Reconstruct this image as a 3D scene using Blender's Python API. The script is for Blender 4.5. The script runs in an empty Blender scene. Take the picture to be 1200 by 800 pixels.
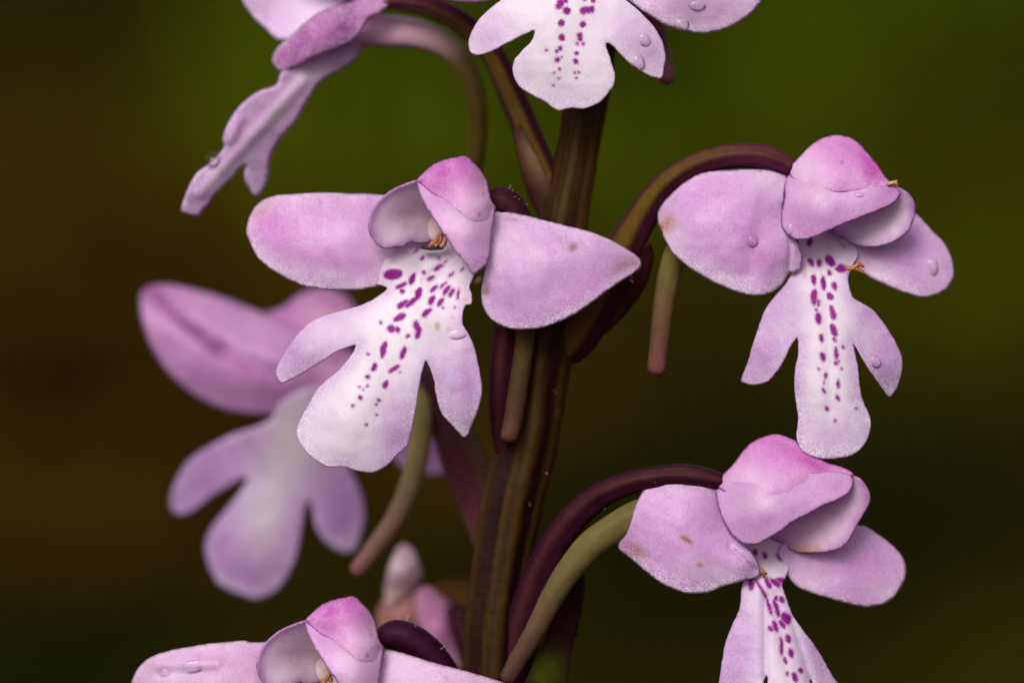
import bpy, math, random
import numpy as np
from mathutils import Vector
from mathutils.geometry import delaunay_2d_cdt

random.seed(7)
rng = np.random.default_rng(7)
sc = bpy.context.scene
COL = sc.collection

# ------------------------------------------------------------------ camera
U = 0.00005            # one picture unit at the plane of focus = 0.05 mm
Z0 = 0.22              # height of the lens above the soil
DIST = 0.267           # working distance of the macro lens
DP = DIST / U
cam = bpy.data.cameras.new('camera')
cam.sensor_width = 36.0
cam.lens = 36.0 * DIST / (1200 * U)
cam.clip_start = 0.01
cam.clip_end = 500
cam.dof.use_dof = True
cam.dof.focus_distance = DIST - 0.0002
cam.dof.aperture_fstop = 13.0
cam.dof.aperture_blades = 8
cam_o = bpy.data.objects.new('camera', cam)
COL.objects.link(cam_o)
cam_o.location = (0, -DIST, Z0)
cam_o.rotation_euler = (math.radians(90), 0, 0)
sc.camera = cam_o

# ------------------------------------------------------------------ sky, sun, exposure
SUN_EL, SUN_AZ = 34.0, 198.0        # azimuth measured clockwise from +Y
w = bpy.data.worlds.new('World'); sc.world = w; w.use_nodes = True
nt = w.node_tree
bg = nt.nodes['Background']
sky = nt.nodes.new('ShaderNodeTexSky'); sky.sky_type = 'NISHITA'; sky.sun_disc = False
sky.sun_elevation = math.radians(SUN_EL); sky.sun_rotation = math.radians(SUN_AZ)
sky.dust_density = 4.0; sky.air_density = 1.0; sky.ozone_density = 1.0
hs = nt.nodes.new('ShaderNodeHueSaturation'); hs.inputs['Saturation'].default_value = 0.22   # overcast: greyer than a clear sky
nt.links.new(sky.outputs[0], hs.inputs['Color']); nt.links.new(hs.outputs[0], bg.inputs['Color'])
bg.inputs['Strength'].default_value = 0.09
sl = bpy.data.lights.new('sun', 'SUN'); sl.energy = 1.5; sl.angle = math.radians(28); sl.color = (1, 0.965, 0.935)
so = bpy.data.objects.new('sun', sl); COL.objects.link(so)
az, el = math.radians(SUN_AZ), math.radians(SUN_EL)
sd = Vector((math.sin(az) * math.cos(el), math.cos(az) * math.cos(el), math.sin(el)))
so.rotation_euler = sd.to_track_quat('Z', 'Y').to_euler()
so.location = sd * 3
vs = sc.view_settings
vs.view_transform = 'Standard'; vs.look = 'None'; vs.exposure = 0.58; vs.gamma = 1.0
sc.render.engine = 'CYCLES'
sc.cycles.use_denoising = True
sc.cycles.max_bounces = 6
sc.cycles.sampling_pattern = 'BLUE_NOISE'
sc.cycles.sample_clamp_indirect = 4

# ------------------------------------------------------------------ helpers
def W(x, y, d):
    """picture units at the focal plane (x right, y down, d towards the lens) -> metres in the scene"""
    k = 1.0 - np.asarray(d, float) / DP
    return np.stack([(np.asarray(x, float) - 600) * U * k, -np.asarray(d, float) * U,
                     Z0 + (400 - np.asarray(y, float)) * U * k], -1)

def lin(c):
    c = np.asarray(c, float) / 255.0
    return np.where(c <= 0.04045, c / 12.92, ((c + 0.055) / 1.055) ** 2.4)

def sstep(a, b, x):
    t = np.clip((x - a) / (b - a), 0, 1); return t * t * (3 - 2 * t)

def fbm(x, y, seed=0, n=5):
    r = np.random.default_rng(seed); o = np.zeros_like(x, float)
    for i in range(n):
        f = 1.7 ** i; a = r.uniform(0, 6.28, 3)
        kx, ky = math.cos(a[0]) * f, math.sin(a[0]) * f
        o += np.sin(kx * x + ky * y + a[1] + 1.3 * np.sin(0.6 * f * (y - x) + a[2])) / f ** 0.8
    return o / 2.2

WORLD = {}
def empty(name, loc, parent=None):
    o = bpy.data.objects.new(name, None); COL.objects.link(o); o.empty_display_size = 0.004
    loc = Vector([float(v) for v in loc]); WORLD[o.name] = loc
    if parent:
        o.parent = parent; o.location = loc - WORLD[parent.name]
    else:
        o.location = loc
    return o

def mesh_obj(name, V, F, mat, parent=None, col=None, attrs=None, smooth=True, loc=None):
    V = np.asarray(V, float)
    base = WORLD[parent.name] if parent else Vector(loc if loc is not None else (0, 0, 0))
    me = bpy.data.meshes.new(name)
    me.from_pydata((V - np.array(base)).tolist(), [], F if isinstance(F, list) else F.tolist())
    if col is not None:
        a = me.color_attributes.new('col', 'FLOAT_COLOR', 'POINT')
        c4 = np.ones((len(V), 4)); c4[:, :3] = col
        a.data.foreach_set('color', c4.astype(np.float32).ravel())
    for k, v in (attrs or {}).items():
        a = me.attributes.new(k, 'FLOAT', 'POINT'); a.data.foreach_set('value', np.asarray(v, np.float32))
    if smooth:
        me.polygons.foreach_set('use_smooth', [True] * len(me.polygons))
    me.materials.append(mat); me.update()
    o = bpy.data.objects.new(name, me); COL.objects.link(o)
    WORLD[o.name] = base
    if parent: o.parent = parent
    else: o.location = base
    return o

def tag(o, label=None, cat=None, group=None, kind=None):
    for k, v in (('label', label), ('category', cat), ('group', group), ('kind', kind)):
        if v: o[k] = v
    return o

def catmull(P, step, closed=False):
    P = np.asarray(P, float); n = len(P); out = []
    rngi = range(n if closed else n - 1)
    for i in rngi:
        if closed: p0, p1, p2, p3 = P[i - 1], P[i], P[(i + 1) % n], P[(i + 2) % n]
        else: p0, p1, p2, p3 = P[max(i - 1, 0)], P[i], P[i + 1], P[min(i + 2, n - 1)]
        m = max(2, int(np.linalg.norm((p2 - p1)[:2]) / (step * 0.33)))
        t = np.linspace(0, 1, m, endpoint=False)[:, None]
        out.append(0.5 * (2 * p1 + (p2 - p0) * t + (2 * p0 - 5 * p1 + 4 * p2 - p3) * t ** 2 + (3 * p1 - p0 - 3 * p2 + p3) * t ** 3))
    Q = np.concatenate(out)
    Q = np.vstack([Q, Q[:1] if closed else P[-1:]])
    L = np.concatenate([[0], np.cumsum(np.linalg.norm(np.diff(Q[:, :3], axis=0), axis=1))])
    m = max(4, int(L[-1] / step))
    s = np.linspace(0, L[-1], m, endpoint=not closed)
    return np.stack([np.interp(s, L, Q[:, k]) for k in range(Q.shape[1])], 1)

class TPS:
    def __init__(self, pts, lam=0.004):
        p = np.asarray(pts, float); self.c = p[:, :2] / 100.0; n = len(p)
        K = self.phi(np.linalg.norm(self.c[:, None] - self.c[None], axis=2)) + lam * np.eye(n)
        Pm = np.c_[np.ones(n), self.c]
        A = np.zeros((n + 3, n + 3)); A[:n, :n] = K; A[:n, n:] = Pm; A[n:, :n] = Pm.T
        s = np.linalg.solve(A + 1e-9 * np.eye(n + 3), np.r_[p[:, 2], 0, 0, 0]); self.w, self.a = s[:n], s[n:]
    @staticmethod
    def phi(r):
        return np.where(r > 1e-9, r * r * np.log(np.maximum(r, 1e-9)), 0)
    def __call__(self, x, y):
        q = np.stack([np.asarray(x, float), np.asarray(y, float)], -1) / 100.0
        r = np.linalg.norm(q[:, None] - self.c[None], axis=2)
        return self.phi(r) @ self.w + self.a[0] + q @ self.a[1:]

def seg_dist(P, A, B):
    d = np.full(len(P), 1e9)
    for a, b in zip(A, B):
        ab = b - a; t = np.clip(((P - a) @ ab) / max(ab @ ab, 1e-12), 0, 1)
        d = np.minimum(d, np.linalg.norm(P - a - t[:, None] * ab, axis=1))
    return d

def inside(P, poly):
    x, y = P[:, 0], P[:, 1]; r = np.zeros(len(P), bool)
    for (x1, y1), (x2, y2) in zip(poly, np.roll(poly, -1, 0)):
        c = (y1 > y) != (y2 > y)
        r ^= c & (x < (x2 - x1) * (y - y1) / (y2 - y1 + 1e-12) + x1)
    return r

def paint(P, e, base, blobs=(), edge=None):
    c = np.tile(lin(base), (len(P), 1))
    if edge:
        ec, ew, es = edge
        k = (es * np.exp(-(e / ew) ** 2))[:, None]; c = c * (1 - k) + lin(ec) * k
    for b in blobs:
        x, y, r, bc, s = b[:5]; ry = b[5] if len(b) > 5 else r; an = math.radians(b[6]) if len(b) > 6 else 0
        hard = b[7] if len(b) > 7 else 2
        dx, dy = P[:, 0] - x, P[:, 1] - y
        u = dx * math.cos(an) + dy * math.sin(an); v = -dx * math.sin(an) + dy * math.cos(an)
        q = np.sqrt((u / r) ** 2 + (v / ry) ** 2)
        k = (s * np.exp(-q ** hard))[:, None]; c = c * (1 - k) + lin(bc) * k
    return c

def spot_field(P, spots):
    f = np.full(len(P), -6.0)
    P = P + np.stack([0.9 * fbm(P[:, 0] / 5.0, P[:, 1] / 5.0, 71), 0.9 * fbm(P[:, 0] / 5.0, P[:, 1] / 5.0, 72)], 1)
    for s in spots:
        if len(s) == 3: x1, y1, r = s; x2, y2 = x1, y1
        else: x1, y1, x2, y2, r = s
        L2 = math.hypot(x2 - x1, y2 - y1) / 2; a_, b_ = L2 + r * 1.04, r * 1.04; an = math.atan2(y2 - y1, x2 - x1) if L2 > 0 else 0
        dx, dy = P[:, 0] - (x1 + x2) / 2, P[:, 1] - (y1 + y2) / 2
        u = dx * math.cos(an) + dy * math.sin(an); v = -dx * math.sin(an) + dy * math.cos(an)
        q = np.sqrt((u / a_) ** 2 + (v / b_) ** 2) + 1e-6; g = np.sqrt((u / a_ ** 2) ** 2 + (v / b_ ** 2) ** 2) + 1e-6
        f = np.maximum(f, np.clip(q * (1 - q) / g, -6, b_))
    return f

def sheet(name, parent, mat, outline, depth, base, blobs=(), edge=None, spots=None, step=3.0, thick=9.0,
          dome=(0, 1), rough=0.6, wave=1.7, seed=0, label=None, shift=(0, 0, 0), folds=()):
    """A petal: smooth outline in the flower's plane, relief from scattered depth points, two faces with a rounded rim."""
    sx, sy, sdp = shift
    B = catmull(outline, step, closed=True)
    n = len(B)
    t = np.arange(n) * step
    nrm = np.roll(B, -1, 0) - np.roll(B, 1, 0); nrm = np.stack([nrm[:, 1], -nrm[:, 0]], 1); nrm /= np.linalg.norm(nrm, axis=1)[:, None] + 1e-9
    B = B + nrm * (rough * fbm(t / 14.0, t * 0, seed + 3) + 0.45 * rough * fbm(t / 4.0, t * 0, seed + 4))[:, None]
    lo, hi = B.min(0), B.max(0)
    gx, gy = np.meshgrid(np.arange(lo[0], hi[0], step), np.arange(lo[1], hi[1], step * 0.866))
    gx = gx + (np.arange(gx.shape[0]) % 2)[:, None] * step / 2
    G = np.stack([gx.ravel(), gy.ravel()], 1); G = G[inside(G, B)]
    eg = seg_dist(G, B, np.roll(B, -1, 0)); k = eg > step * 0.55; G, eg = G[k], eg[k]
    pts = [Vector(p) for p in np.vstack([B, G])]
    r = delaunay_2d_cdt(pts, [(i, (i + 1) % n) for i in range(n)], [list(range(n))], 1, 1e-5)
    P = np.array([tuple(v) for v in r[0]]); F = [list(f) for f in r[2]]
    e = seg_dist(P, B, np.roll(B, -1, 0)); e[e < 1e-3] = 0
    rim = e == 0
    D = TPS(depth)(P[:, 0], P[:, 1])
    if dome[0]:
        q = np.clip(e / dome[1], 0, 1); D = D + dome[0] * (np.sqrt(1 - (1 - q) ** 2) - 1)
    D = D + wave * fbm(P[:, 0] / 26.0, P[:, 1] / 26.0, seed) + 0.25 * fbm(P[:, 0] / 6.0, P[:, 1] / 6.0, seed + 9)
    for (x1, y1, x2, y2, wd, h) in folds:
        D = D + h * np.exp(-(seg_dist(P, np.array([[x1, y1]], float), np.array([[x2, y2]], float)) / wd) ** 2)
    # normals of the middle surface
    Q = np.c_[P[:, 0], -P[:, 1], D]; tri = np.array([f for f in F if len(f) == 3])
    fn = np.cross(Q[tri[:, 1]] - Q[tri[:, 0]], Q[tri[:, 2]] - Q[tri[:, 0]])
    sgn = np.sign(fn[:, 2:3]); fn *= sgn
    N = np.zeros_like(Q)
    for j in range(3): np.add.at(N, tri[:, j], fn)
    N /= np.linalg.norm(N, axis=1)[:, None] + 1e-9
    rim_w = min(thick * 0.35, 1.7); pr = np.sqrt(1 - (1 - np.clip(e / rim_w, 0, 1)) ** 2)[:, None] * thick * 0.15
    top, bot = Q + N * pr, Q - N * pr
    idx = np.arange(len(P)); nb = (~rim).sum(); back = np.where(rim, idx, 0); back[~rim] = len(P) + np.arange(nb)
    A = np.vstack([top, bot[~rim]])
    flip = sgn[:, 0] < 0
    ft = tri.copy(); ft[flip] = ft[flip][:, ::-1]
    fb = back[ft][:, ::-1]
    Fa = np.vstack([ft, fb])
    c = paint(P, e, base, blobs, edge)
    m = 1 + 0.03 * fbm(P[:, 0] / 9.0, P[:, 1] / 9.0, seed + 5)
    c = np.clip(np.clip(c, 0, 1) ** 1.0 * m[:, None] * np.array((1.02, 0.975, 1.02)), 0, 0.95)
    at = {}
    sf = spot_field(P, spots) if spots else np.full(len(P), -6.0)
    at['spot'] = np.r_[sf, np.full(nb, -6.0)]
    hgt = max(hi[1] - lo[1], 1); low = sstep(-0.15, 0.42, (P[:, 1] - P[:, 1].mean()) / hgt)
    fr = np.exp(-(e / 15.0) ** 2) * (0.25 + 0.75 * low) * (0.6 + 0.4 * fbm(P[:, 0] / 30, P[:, 1] / 30, seed + 7)) + 0.10
    if name in ('petal', 'dorsal_sepal'): fr = fr * 0.25
    at['frost'] = np.r_[fr, fr[~rim]]
    o = mesh_obj(name, W(A[:, 0] + sx, -A[:, 1] + sy, A[:, 2] + sdp), Fa, mat, parent, np.vstack([c, c[~rim]]), at)
    if label: o['label'] = label
    o_top = {'P': P + np.array([sx, sy]), 'D': A[:len(P), 2] + sdp}
    SHEETS[o.name] = o_top
    return o
SHEETS = {}

def depth_at(o, x, y):
    s = SHEETS[o.name]; i = np.argmin(((s['P'] - (x, y)) ** 2).sum(1)); return s['D'][i]

def tube(name, parent, mat, pts, colfn, rib=(0, 0.0), seg=26, step=4.0, seed=0, label=None, flat=1.0, loc=None):
    """A tapering round stalk through (x, y, d, radius) points with ribs and rounded ends."""
    P = catmull(pts, step)
    C = np.c_[P[:, 0], -P[:, 1], P[:, 2]]; R = P[:, 3].copy(); m = len(C)
    s = np.concatenate([[0], np.cumsum(np.linalg.norm(np.diff(C, axis=0), axis=1))])
    for q in (s, s[-1] - s):
        R *= np.sqrt(np.clip(1 - (1 - np.clip(q / (R * 0.7 + 1e-6), 0, 1)) ** 2, 0.0004, 1))
    T = np.gradient(C, axis=0); T /= np.linalg.norm(T, axis=1)[:, None] + 1e-9
    f = np.array([0, 0, 1.0]); N1 = f - (T @ f)[:, None] * T
    bad = np.linalg.norm(N1, axis=1) < 0.05; N1[bad] = np.array([0, 1.0, 0])
    N1 /= np.linalg.norm(N1, axis=1)[:, None]; N2 = np.cross(T, N1)
    th = np.arange(seg) / seg * 2 * math.pi
    tw = 0.25 * np.sin(s / 140.0 + seed)[:, None]
    rr = R[:, None] * (1 + rib[1] * np.cos(rib[0] * (th[None] + tw)) + 0.04 * fbm(s[:, None] / 30.0 + th * 0, 3 * np.sin(th)[None] + 0 * s[:, None], seed))
    V = C[:, None] + rr[..., None] * (np.cos(th)[None, :, None] * N1[:, None] * flat + np.sin(th)[None, :, None] * N2[:, None])
    u = np.repeat((s / s[-1])[:, None], seg, 1); tt = np.repeat((th[None] + tw), 1, 0)
    tt = (tt + math.pi) % (2 * math.pi) - math.pi
    c = colfn(u.ravel(), tt.ravel(), V.reshape(-1, 3))
    i = np.arange(m - 1)[:, None] * seg; j = np.arange(seg)[None]; jn = (j + 1) % seg
    F = np.stack([i + j, i + jn, i + seg + jn, i + seg + j], -1).reshape(-1, 4).tolist()
    F.append(list(range(seg))[::-1]); F.append([(m - 1) * seg + k for k in range(seg)])
    V = V.reshape(-1, 3)
    o = mesh_obj(name, W(V[:, 0], -V[:, 1], V[:, 2]), F, mat, parent, c, {'spot': np.full(len(V), -6.0)}, loc=loc)
    if label: o['label'] = label
    return o

def grad(*stops):
    us = [a for a, _ in stops]; cs = np.array([lin(b) for _, b in stops])
    return lambda u: np.stack([np.interp(u, us, cs[:, k]) for k in range(3)], 1)

def hairs(parent, pts, n, side, length, name='hairs', seed=0):
    """fine glandular hairs standing on a stalk: one part"""
    r = np.random.default_rng(seed); P = catmull(pts, 3.0); V, F = [], []
    for _ in range(n):
        i = r.integers(1, len(P) - 1); t = P[i + 1] - P[i - 1]
        a = r.normal(0, 0.75)
        nx, ny = t[1], -t[0]; l = math.hypot(nx, ny); nx, ny = nx / l * side, ny / l * side
        dz = math.sin(a); nx, ny = nx * math.cos(a), ny * math.cos(a)
        b = np.array([P[i, 0] + nx * P[i, 3] * 0.97, P[i, 1] + ny * P[i, 3] * 0.97, P[i, 2] + dz * P[i, 3] * 0.97])
        L = length * r.uniform(0.5, 1.2); dr = np.array([nx, ny, dz]) + r.normal(0, 0.25, 3)
        ends = [(b, 0.55), (b + dr * L * 0.8, 0.4), (b + dr * L * 0.92, 1.0), (b + dr * L, 0.9), (b + dr * L * 1.1, 0.2)]
        k0 = len(V)
        for p, rad in ends:
            for q in range(5):
                an = q / 5 * 6.283; V.append(p + np.array([math.cos(an) * ny - 0, -math.cos(an) * nx, math.sin(an)]) * rad)
        for g in range(4):
            for q in range(5):
                F.append([k0 + g * 5 + q, k0 + g * 5 + (q + 1) % 5, k0 + g * 5 + 5 + (q + 1) % 5, k0 + g * 5 + 5 + q])
    V = np.array(V)
    o = mesh_obj(name, W(V[:, 0], V[:, 1], V[:, 2]), F, M['hair'], parent)
    o['kind'] = 'stuff'
    return o

# ------------------------------------------------------------------ materials
M = {}
def newmat(name):
    m = bpy.data.materials.new(name); m.use_nodes = True; M[name] = m
    t = m.node_tree; return m, t, t.nodes['Principled BSDF'], t.nodes.new, t.links.new

def petal_material(name, spots):
    m, t, b, N, L = newmat(name)
    tc = N('ShaderNodeTexCoord'); vm = N('ShaderNodeVectorMath'); vm.operation = 'SCALE'; vm.inputs['Scale'].default_value = 1 / U
    L(tc.outputs['Object'], vm.inputs[0])
    at = N('ShaderNodeAttribute'); at.attribute_name = 'col'
    # soft mottling of the pigment
    n1 = N('ShaderNodeTexNoise'); n1.inputs['Scale'].default_value = 0.06; n1.inputs['Detail'].default_value = 5; n1.inputs['Roughness'].default_value = 0.65
    L(vm.outputs[0], n1.inputs['Vector'])
    r1 = N('ShaderNodeMapRange'); r1.inputs[1].default_value = 0.3; r1.inputs[2].default_value = 0.7; r1.inputs[3].default_value = 0.88; r1.inputs[4].default_value = 1.12
    L(n1.outputs[0], r1.inputs[0])
    g = N('ShaderNodeGamma'); L(at.outputs['Color'], g.inputs[0]); L(r1.outputs[0], g.inputs[1])
    # granular surface cells; frosty pale rims with their glitter painted into the colour
    v1 = N('ShaderNodeTexVoronoi'); v1.inputs['Scale'].default_value = 0.55; L(vm.outputs[0], v1.inputs['Vector'])
    n2 = N('ShaderNodeTexNoise'); n2.inputs['Scale'].default_value = 0.60; n2.inputs['Detail'].default_value = 2; L(vm.outputs[0], n2.inputs['Vector'])
    r2 = N('ShaderNodeMapRange'); r2.inputs[1].default_value = 0.50; r2.inputs[2].default_value = 0.74; r2.inputs[3].default_value = 0; r2.inputs[4].default_value = 0.45
    L(n2.outputs[0], r2.inputs[0])
    vc = N('ShaderNodeTexVoronoi'); vc.inputs['Scale'].default_value = 0.62; L(vm.outputs[0], vc.inputs['Vector'])
    sx_ = N('ShaderNodeSeparateColor'); L(vc.outputs['Color'], sx_.inputs[0])
    rc = N('ShaderNodeMapRange'); rc.inputs[3].default_value = 1.10; rc.inputs[4].default_value = 0.91; L(sx_.outputs[0], rc.inputs[0])
    g2 = N('ShaderNodeGamma'); L(g.outputs[0], g2.inputs[0]); L(rc.outputs[0], g2.inputs[1])
    fa = N('ShaderNodeAttribute'); fa.attribute_name = 'frost'
    rg = N('ShaderNodeMapRange'); rg.interpolation_type = 'SMOOTHSTEP'; rg.inputs[1].default_value = 0.25; rg.inputs[2].default_value = 1.0; L(sx_.outputs[1], rg.inputs[0])
    gm = N('ShaderNodeMath'); gm.operation = 'MULTIPLY'; L(rg.outputs[0], gm.inputs[0]); L(fa.outputs['Fac'], gm.inputs[1])
    ga = N('ShaderNodeMath'); ga.operation = 'MULTIPLY_ADD'; ga.inputs[1].default_value = 0.22; L(r2.outputs[0], ga.inputs[0]); L(gm.outputs[0], ga.inputs[2]); ga.use_clamp = True
    mx = N('ShaderNodeMix'); mx.data_type = 'RGBA'; mx.inputs[7].default_value = (0.93, 0.88, 0.93, 1)
    L(ga.outputs[0], mx.inputs[0]); L(g2.outputs[0], mx.inputs[6])
    out = mx.outputs[2]
    if spots:
        sa = N('ShaderNodeAttribute'); sa.attribute_name = 'spot'
        n3 = N('ShaderNodeTexNoise'); n3.inputs['Scale'].default_value = 0.5; n3.inputs['Detail'].default_value = 2; L(vm.outputs[0], n3.inputs['Vector'])
        r3 = N('ShaderNodeMapRange'); r3.inputs[1].default_value = 0; r3.inputs[2].default_value = 1; r3.inputs[3].default_value = -1.9; r3.inputs[4].default_value = 1.9
        L(n3.outputs[0], r3.inputs[0])
        ad = N('ShaderNodeMath'); ad.operation = 'ADD'; L(sa.outputs['Fac'], ad.inputs[0]); L(r3.outputs[0], ad.inputs[1])
        r4 = N('ShaderNodeMapRange'); r4.interpolation_type = 'SMOOTHSTEP'; r4.inputs[1].default_value = -1.5; r4.inputs[2].default_value = 1.3; r4.inputs[4].default_value = 0.97
        L(ad.outputs[0], r4.inputs[0])
        # faint violet halo round every spot
        r5 = N('ShaderNodeMapRange'); r5.interpolation_type = 'SMOOTHSTEP'; r5.inputs[1].default_value = -3.2; r5.inputs[2].default_value = 0.3; r5.inputs[4].default_value = 0.5
        L(ad.outputs[0], r5.inputs[0])
        mh = N('ShaderNodeMix'); mh.data_type = 'RGBA'; mh.inputs[7].default_value = (0.50, 0.13, 0.46, 1)
        L(r5.outputs[0], mh.inputs[0]); L(out, mh.inputs[6])
        ms = N('ShaderNodeMix'); ms.data_type = 'RGBA'; ms.inputs[7].default_value = (0.285, 0.0005, 0.245, 1)
        L(r4.outputs[0], ms.inputs[0]); L(mh.outputs[2], ms.inputs[6]); out = ms.outputs[2]
        tone = N('ShaderNodeMix'); tone.data_type = 'RGBA'; tone.inputs[6].default_value = (0.20, 0.0004, 0.175, 1); tone.inputs[7].default_value = (0.36, 0.004, 0.31, 1)
        L(n1.outputs[0], tone.inputs[0]); L(tone.outputs[2], ms.inputs[7])
    L(out, b.inputs['Base Color'])
    b.inputs['Roughness'].default_value = 0.31
    b.inputs['Specular IOR Level'].default_value = 0.12 if spots else 0.38
    b.inputs['Subsurface Weight'].default_value = 0.0
    b.inputs['Subsurface Radius'].default_value = (1.0, 0.55, 0.9)
    b.inputs['Subsurface Scale'].default_value = 0.00022
    b.inputs['Sheen Weight'].default_value = 0.0 if spots else 0.08
    b.inputs['Sheen Roughness'].default_value = 0.35
    b1 = N('ShaderNodeBump'); b1.inputs['Strength'].default_value = 0.3; b1.inputs['Distance'].default_value = 0.00006
    L(v1.outputs['Distance'], b1.inputs['Height'])
    b2 = N('ShaderNodeBump'); b2.inputs['Strength'].default_value = 0.16; b2.inputs['Distance'].default_value = 0.00016
    L(n1.outputs[0], b2.inputs['Height']); L(b1.outputs[0], b2.inputs['Normal']); L(b2.outputs[0], b.inputs['Normal'])
    # thin tissue lets light through from behind
    tr = N('ShaderNodeBsdfTranslucent'); L(out, tr.inputs['Color']); ms_ = N('ShaderNodeMixShader'); ms_.inputs[0].default_value = 0.42
    L(b.outputs[0], ms_.inputs[1]); L(tr.outputs[0], ms_.inputs[2]); L(ms_.outputs[0], t.nodes['Material Output'].inputs['Surface'])
    return m
petal_material('petal', False); petal_material('lip', True)

def stalk_material(name, rough, sss):
    m, t, b, N, L = newmat(name)
    tc = N('ShaderNodeTexCoord'); vm = N('ShaderNodeVectorMath'); vm.operation = 'SCALE'; vm.inputs['Scale'].default_value = 1 / U
    L(tc.outputs['Object'], vm.inputs[0])
    at = N('ShaderNodeAttribute'); at.attribute_name = 'col'
    n1 = N('ShaderNodeTexNoise'); n1.inputs['Scale'].default_value = 0.09; n1.inputs['Detail'].default_value = 6; L(vm.outputs[0], n1.inputs['Vector'])
    r1 = N('ShaderNodeMapRange'); r1.inputs[1].default_value = 0.3; r1.inputs[2].default_value = 0.7; r1.inputs[3].default_value = 0.95; r1.inputs[4].default_value = 1.05
    L(n1.outputs[0], r1.inputs[0])
    g = N('ShaderNodeGamma'); L(at.outputs['Color'], g.inputs[0]); L(r1.outputs[0], g.inputs[1]); L(g.outputs[0], b.inputs['Base Color'])
    b.inputs['Roughness'].default_value = rough; b.inputs['Specular IOR Level'].default_value = 0.06
    b.inputs['Subsurface Weight'].default_value = sss; b.inputs['Subsurface Scale'].default_value = 0.0003; b.inputs['Subsurface Radius'].default_value = (1, 0.7, 0.4)
    bp = N('ShaderNodeBump'); bp.inputs['Strength'].default_value = 0.4; bp.inputs['Distance'].default_value = 0.00014
    L(n1.outputs[0], bp.inputs['Height']); L(bp.outputs[0], b.inputs['Normal'])
stalk_material('stalk', 0.5, 0.05); stalk_material('spur', 0.45, 0.35)

def plain(name, c, rough=0.6, **kw):
    m, t, b, N, L = newmat(name)
    tc = N('ShaderNodeTexCoord'); n = N('ShaderNodeTexNoise'); n.inputs['Scale'].default_value = kw.get('scale', 900); n.inputs['Detail'].default_value = 4
    L(tc.outputs['Object'], n.inputs['Vector'])
    r = N('ShaderNodeMapRange'); r.inputs[1].default_value = 0.3; r.inputs[2].default_value = 0.7; r.inputs[3].default_value = 0.6; r.inputs[4].default_value = 1.5
    L(n.outputs[0], r.inputs[0])
    v = N('ShaderNodeVectorMath'); v.operation = 'SCALE'; v.inputs[0].default_value = c; L(r.outputs[0], v.inputs['Scale']); L(v.outputs[0], b.inputs['Base Color'])
    b.inputs['Roughness'].default_value = rough
    return b
b = plain('hair', (0.32, 0.22, 0.26), 0.3); b.inputs['Subsurface Weight'].default_value = 0.3; b.inputs['Subsurface Scale'].default_value = 0.0001
plain('anther', (0.30, 0.085, 0.018), 0.4, scale=4000)
plain('slit', (0.012, 0.006, 0.004), 0.5)
plain('crust', (0.40, 0.22, 0.06), 0.5, scale=4000)
b = plain('column', (0.50, 0.37, 0.36), 0.5); b.inputs['Subsurface Weight'].default_value = 0.5; b.inputs['Subsurface Scale'].default_value = 0.0003
m, t, b, N, L = newmat('water')      # a thin clear bead: lets the petal show through and mirrors the sky
gl = N('ShaderNodeBsdfGlossy'); gl.inputs['Roughness'].default_value = 0.03; tp = N('ShaderNodeBsdfTransparent'); fr = N('ShaderNodeFresnel'); fr.inputs['IOR'].default_value = 1.36
mw = N('ShaderNodeMixShader'); L(fr.outputs[0], mw.inputs[0]); L(tp.outputs[0], mw.inputs[1]); L(gl.outputs[0], mw.inputs[2]); L(mw.outputs[0], t.nodes['Material Output'].inputs['Surface'])
plain('grass', (0.042, 0.056, 0.0016), 0.6, scale=25).inputs['Specular IOR Level'].default_value = 0.0
plain('litter', (0.028, 0.015, 0.0014), 0.7, scale=25).inputs['Specular IOR Level'].default_value = 0.0
plain('leaf', (0.030, 0.055, 0.010), 0.4, scale=60)

# soil with moss and near-black patches, laid out in metres over the bank
m, t, b, N, L = newmat('soil')
at = N('ShaderNodeAttribute'); at.attribute_name = 'col'
tc = N('ShaderNodeTexCoord')
n = N('ShaderNodeTexNoise'); n.inputs['Scale'].default_value = 45; n.inputs['Detail'].default_value = 8; n.inputs['Roughness'].default_value = 0.7; L(tc.outputs['Object'], n.inputs['Vector'])
r = N('ShaderNodeMapRange'); r.inputs[1].default_value = 0.3; r.inputs[2].default_value = 0.7; r.inputs[3].default_value = 0.5; r.inputs[4].default_value = 1.5; L(n.outputs[0], r.inputs[0])
v = N('ShaderNodeVectorMath'); v.operation = 'SCALE'; L(at.outputs['Color'], v.inputs[0]); L(r.outputs[0], v.inputs['Scale']); L(v.outputs[0], b.inputs['Base Color'])
b.inputs['Roughness'].default_value = 0.9; b.inputs['Specular IOR Level'].default_value = 0.0
bp = N('ShaderNodeBump'); bp.inputs['Strength'].default_value = 0.8; bp.inputs['Distance'].default_value = 0.008; L(n.outputs[0], bp.inputs['Height']); L(bp.outputs[0], b.inputs['Normal'])

# ------------------------------------------------------------------ the setting: forest floor rising to a mossy bank
def ground_z(x, y):
    x = np.asarray(x, float); y = np.asarray(y, float)
    z = 0.62 * sstep(0.30, 1.55, y + 0.05 * np.sin(3 * x)) + 0.04 * np.clip(y - 1.55, 0, 400)
    near = np.exp(-((x) ** 2 + (y) ** 2) / 0.04)
    return z + (0.012 * fbm(x * 9, y * 9, 21) + 0.03 * fbm(x * 1.3, y * 1.3, 22)) * (1 - near) * sstep(-0.1, 0.4, np.hypot(x, y))

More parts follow.
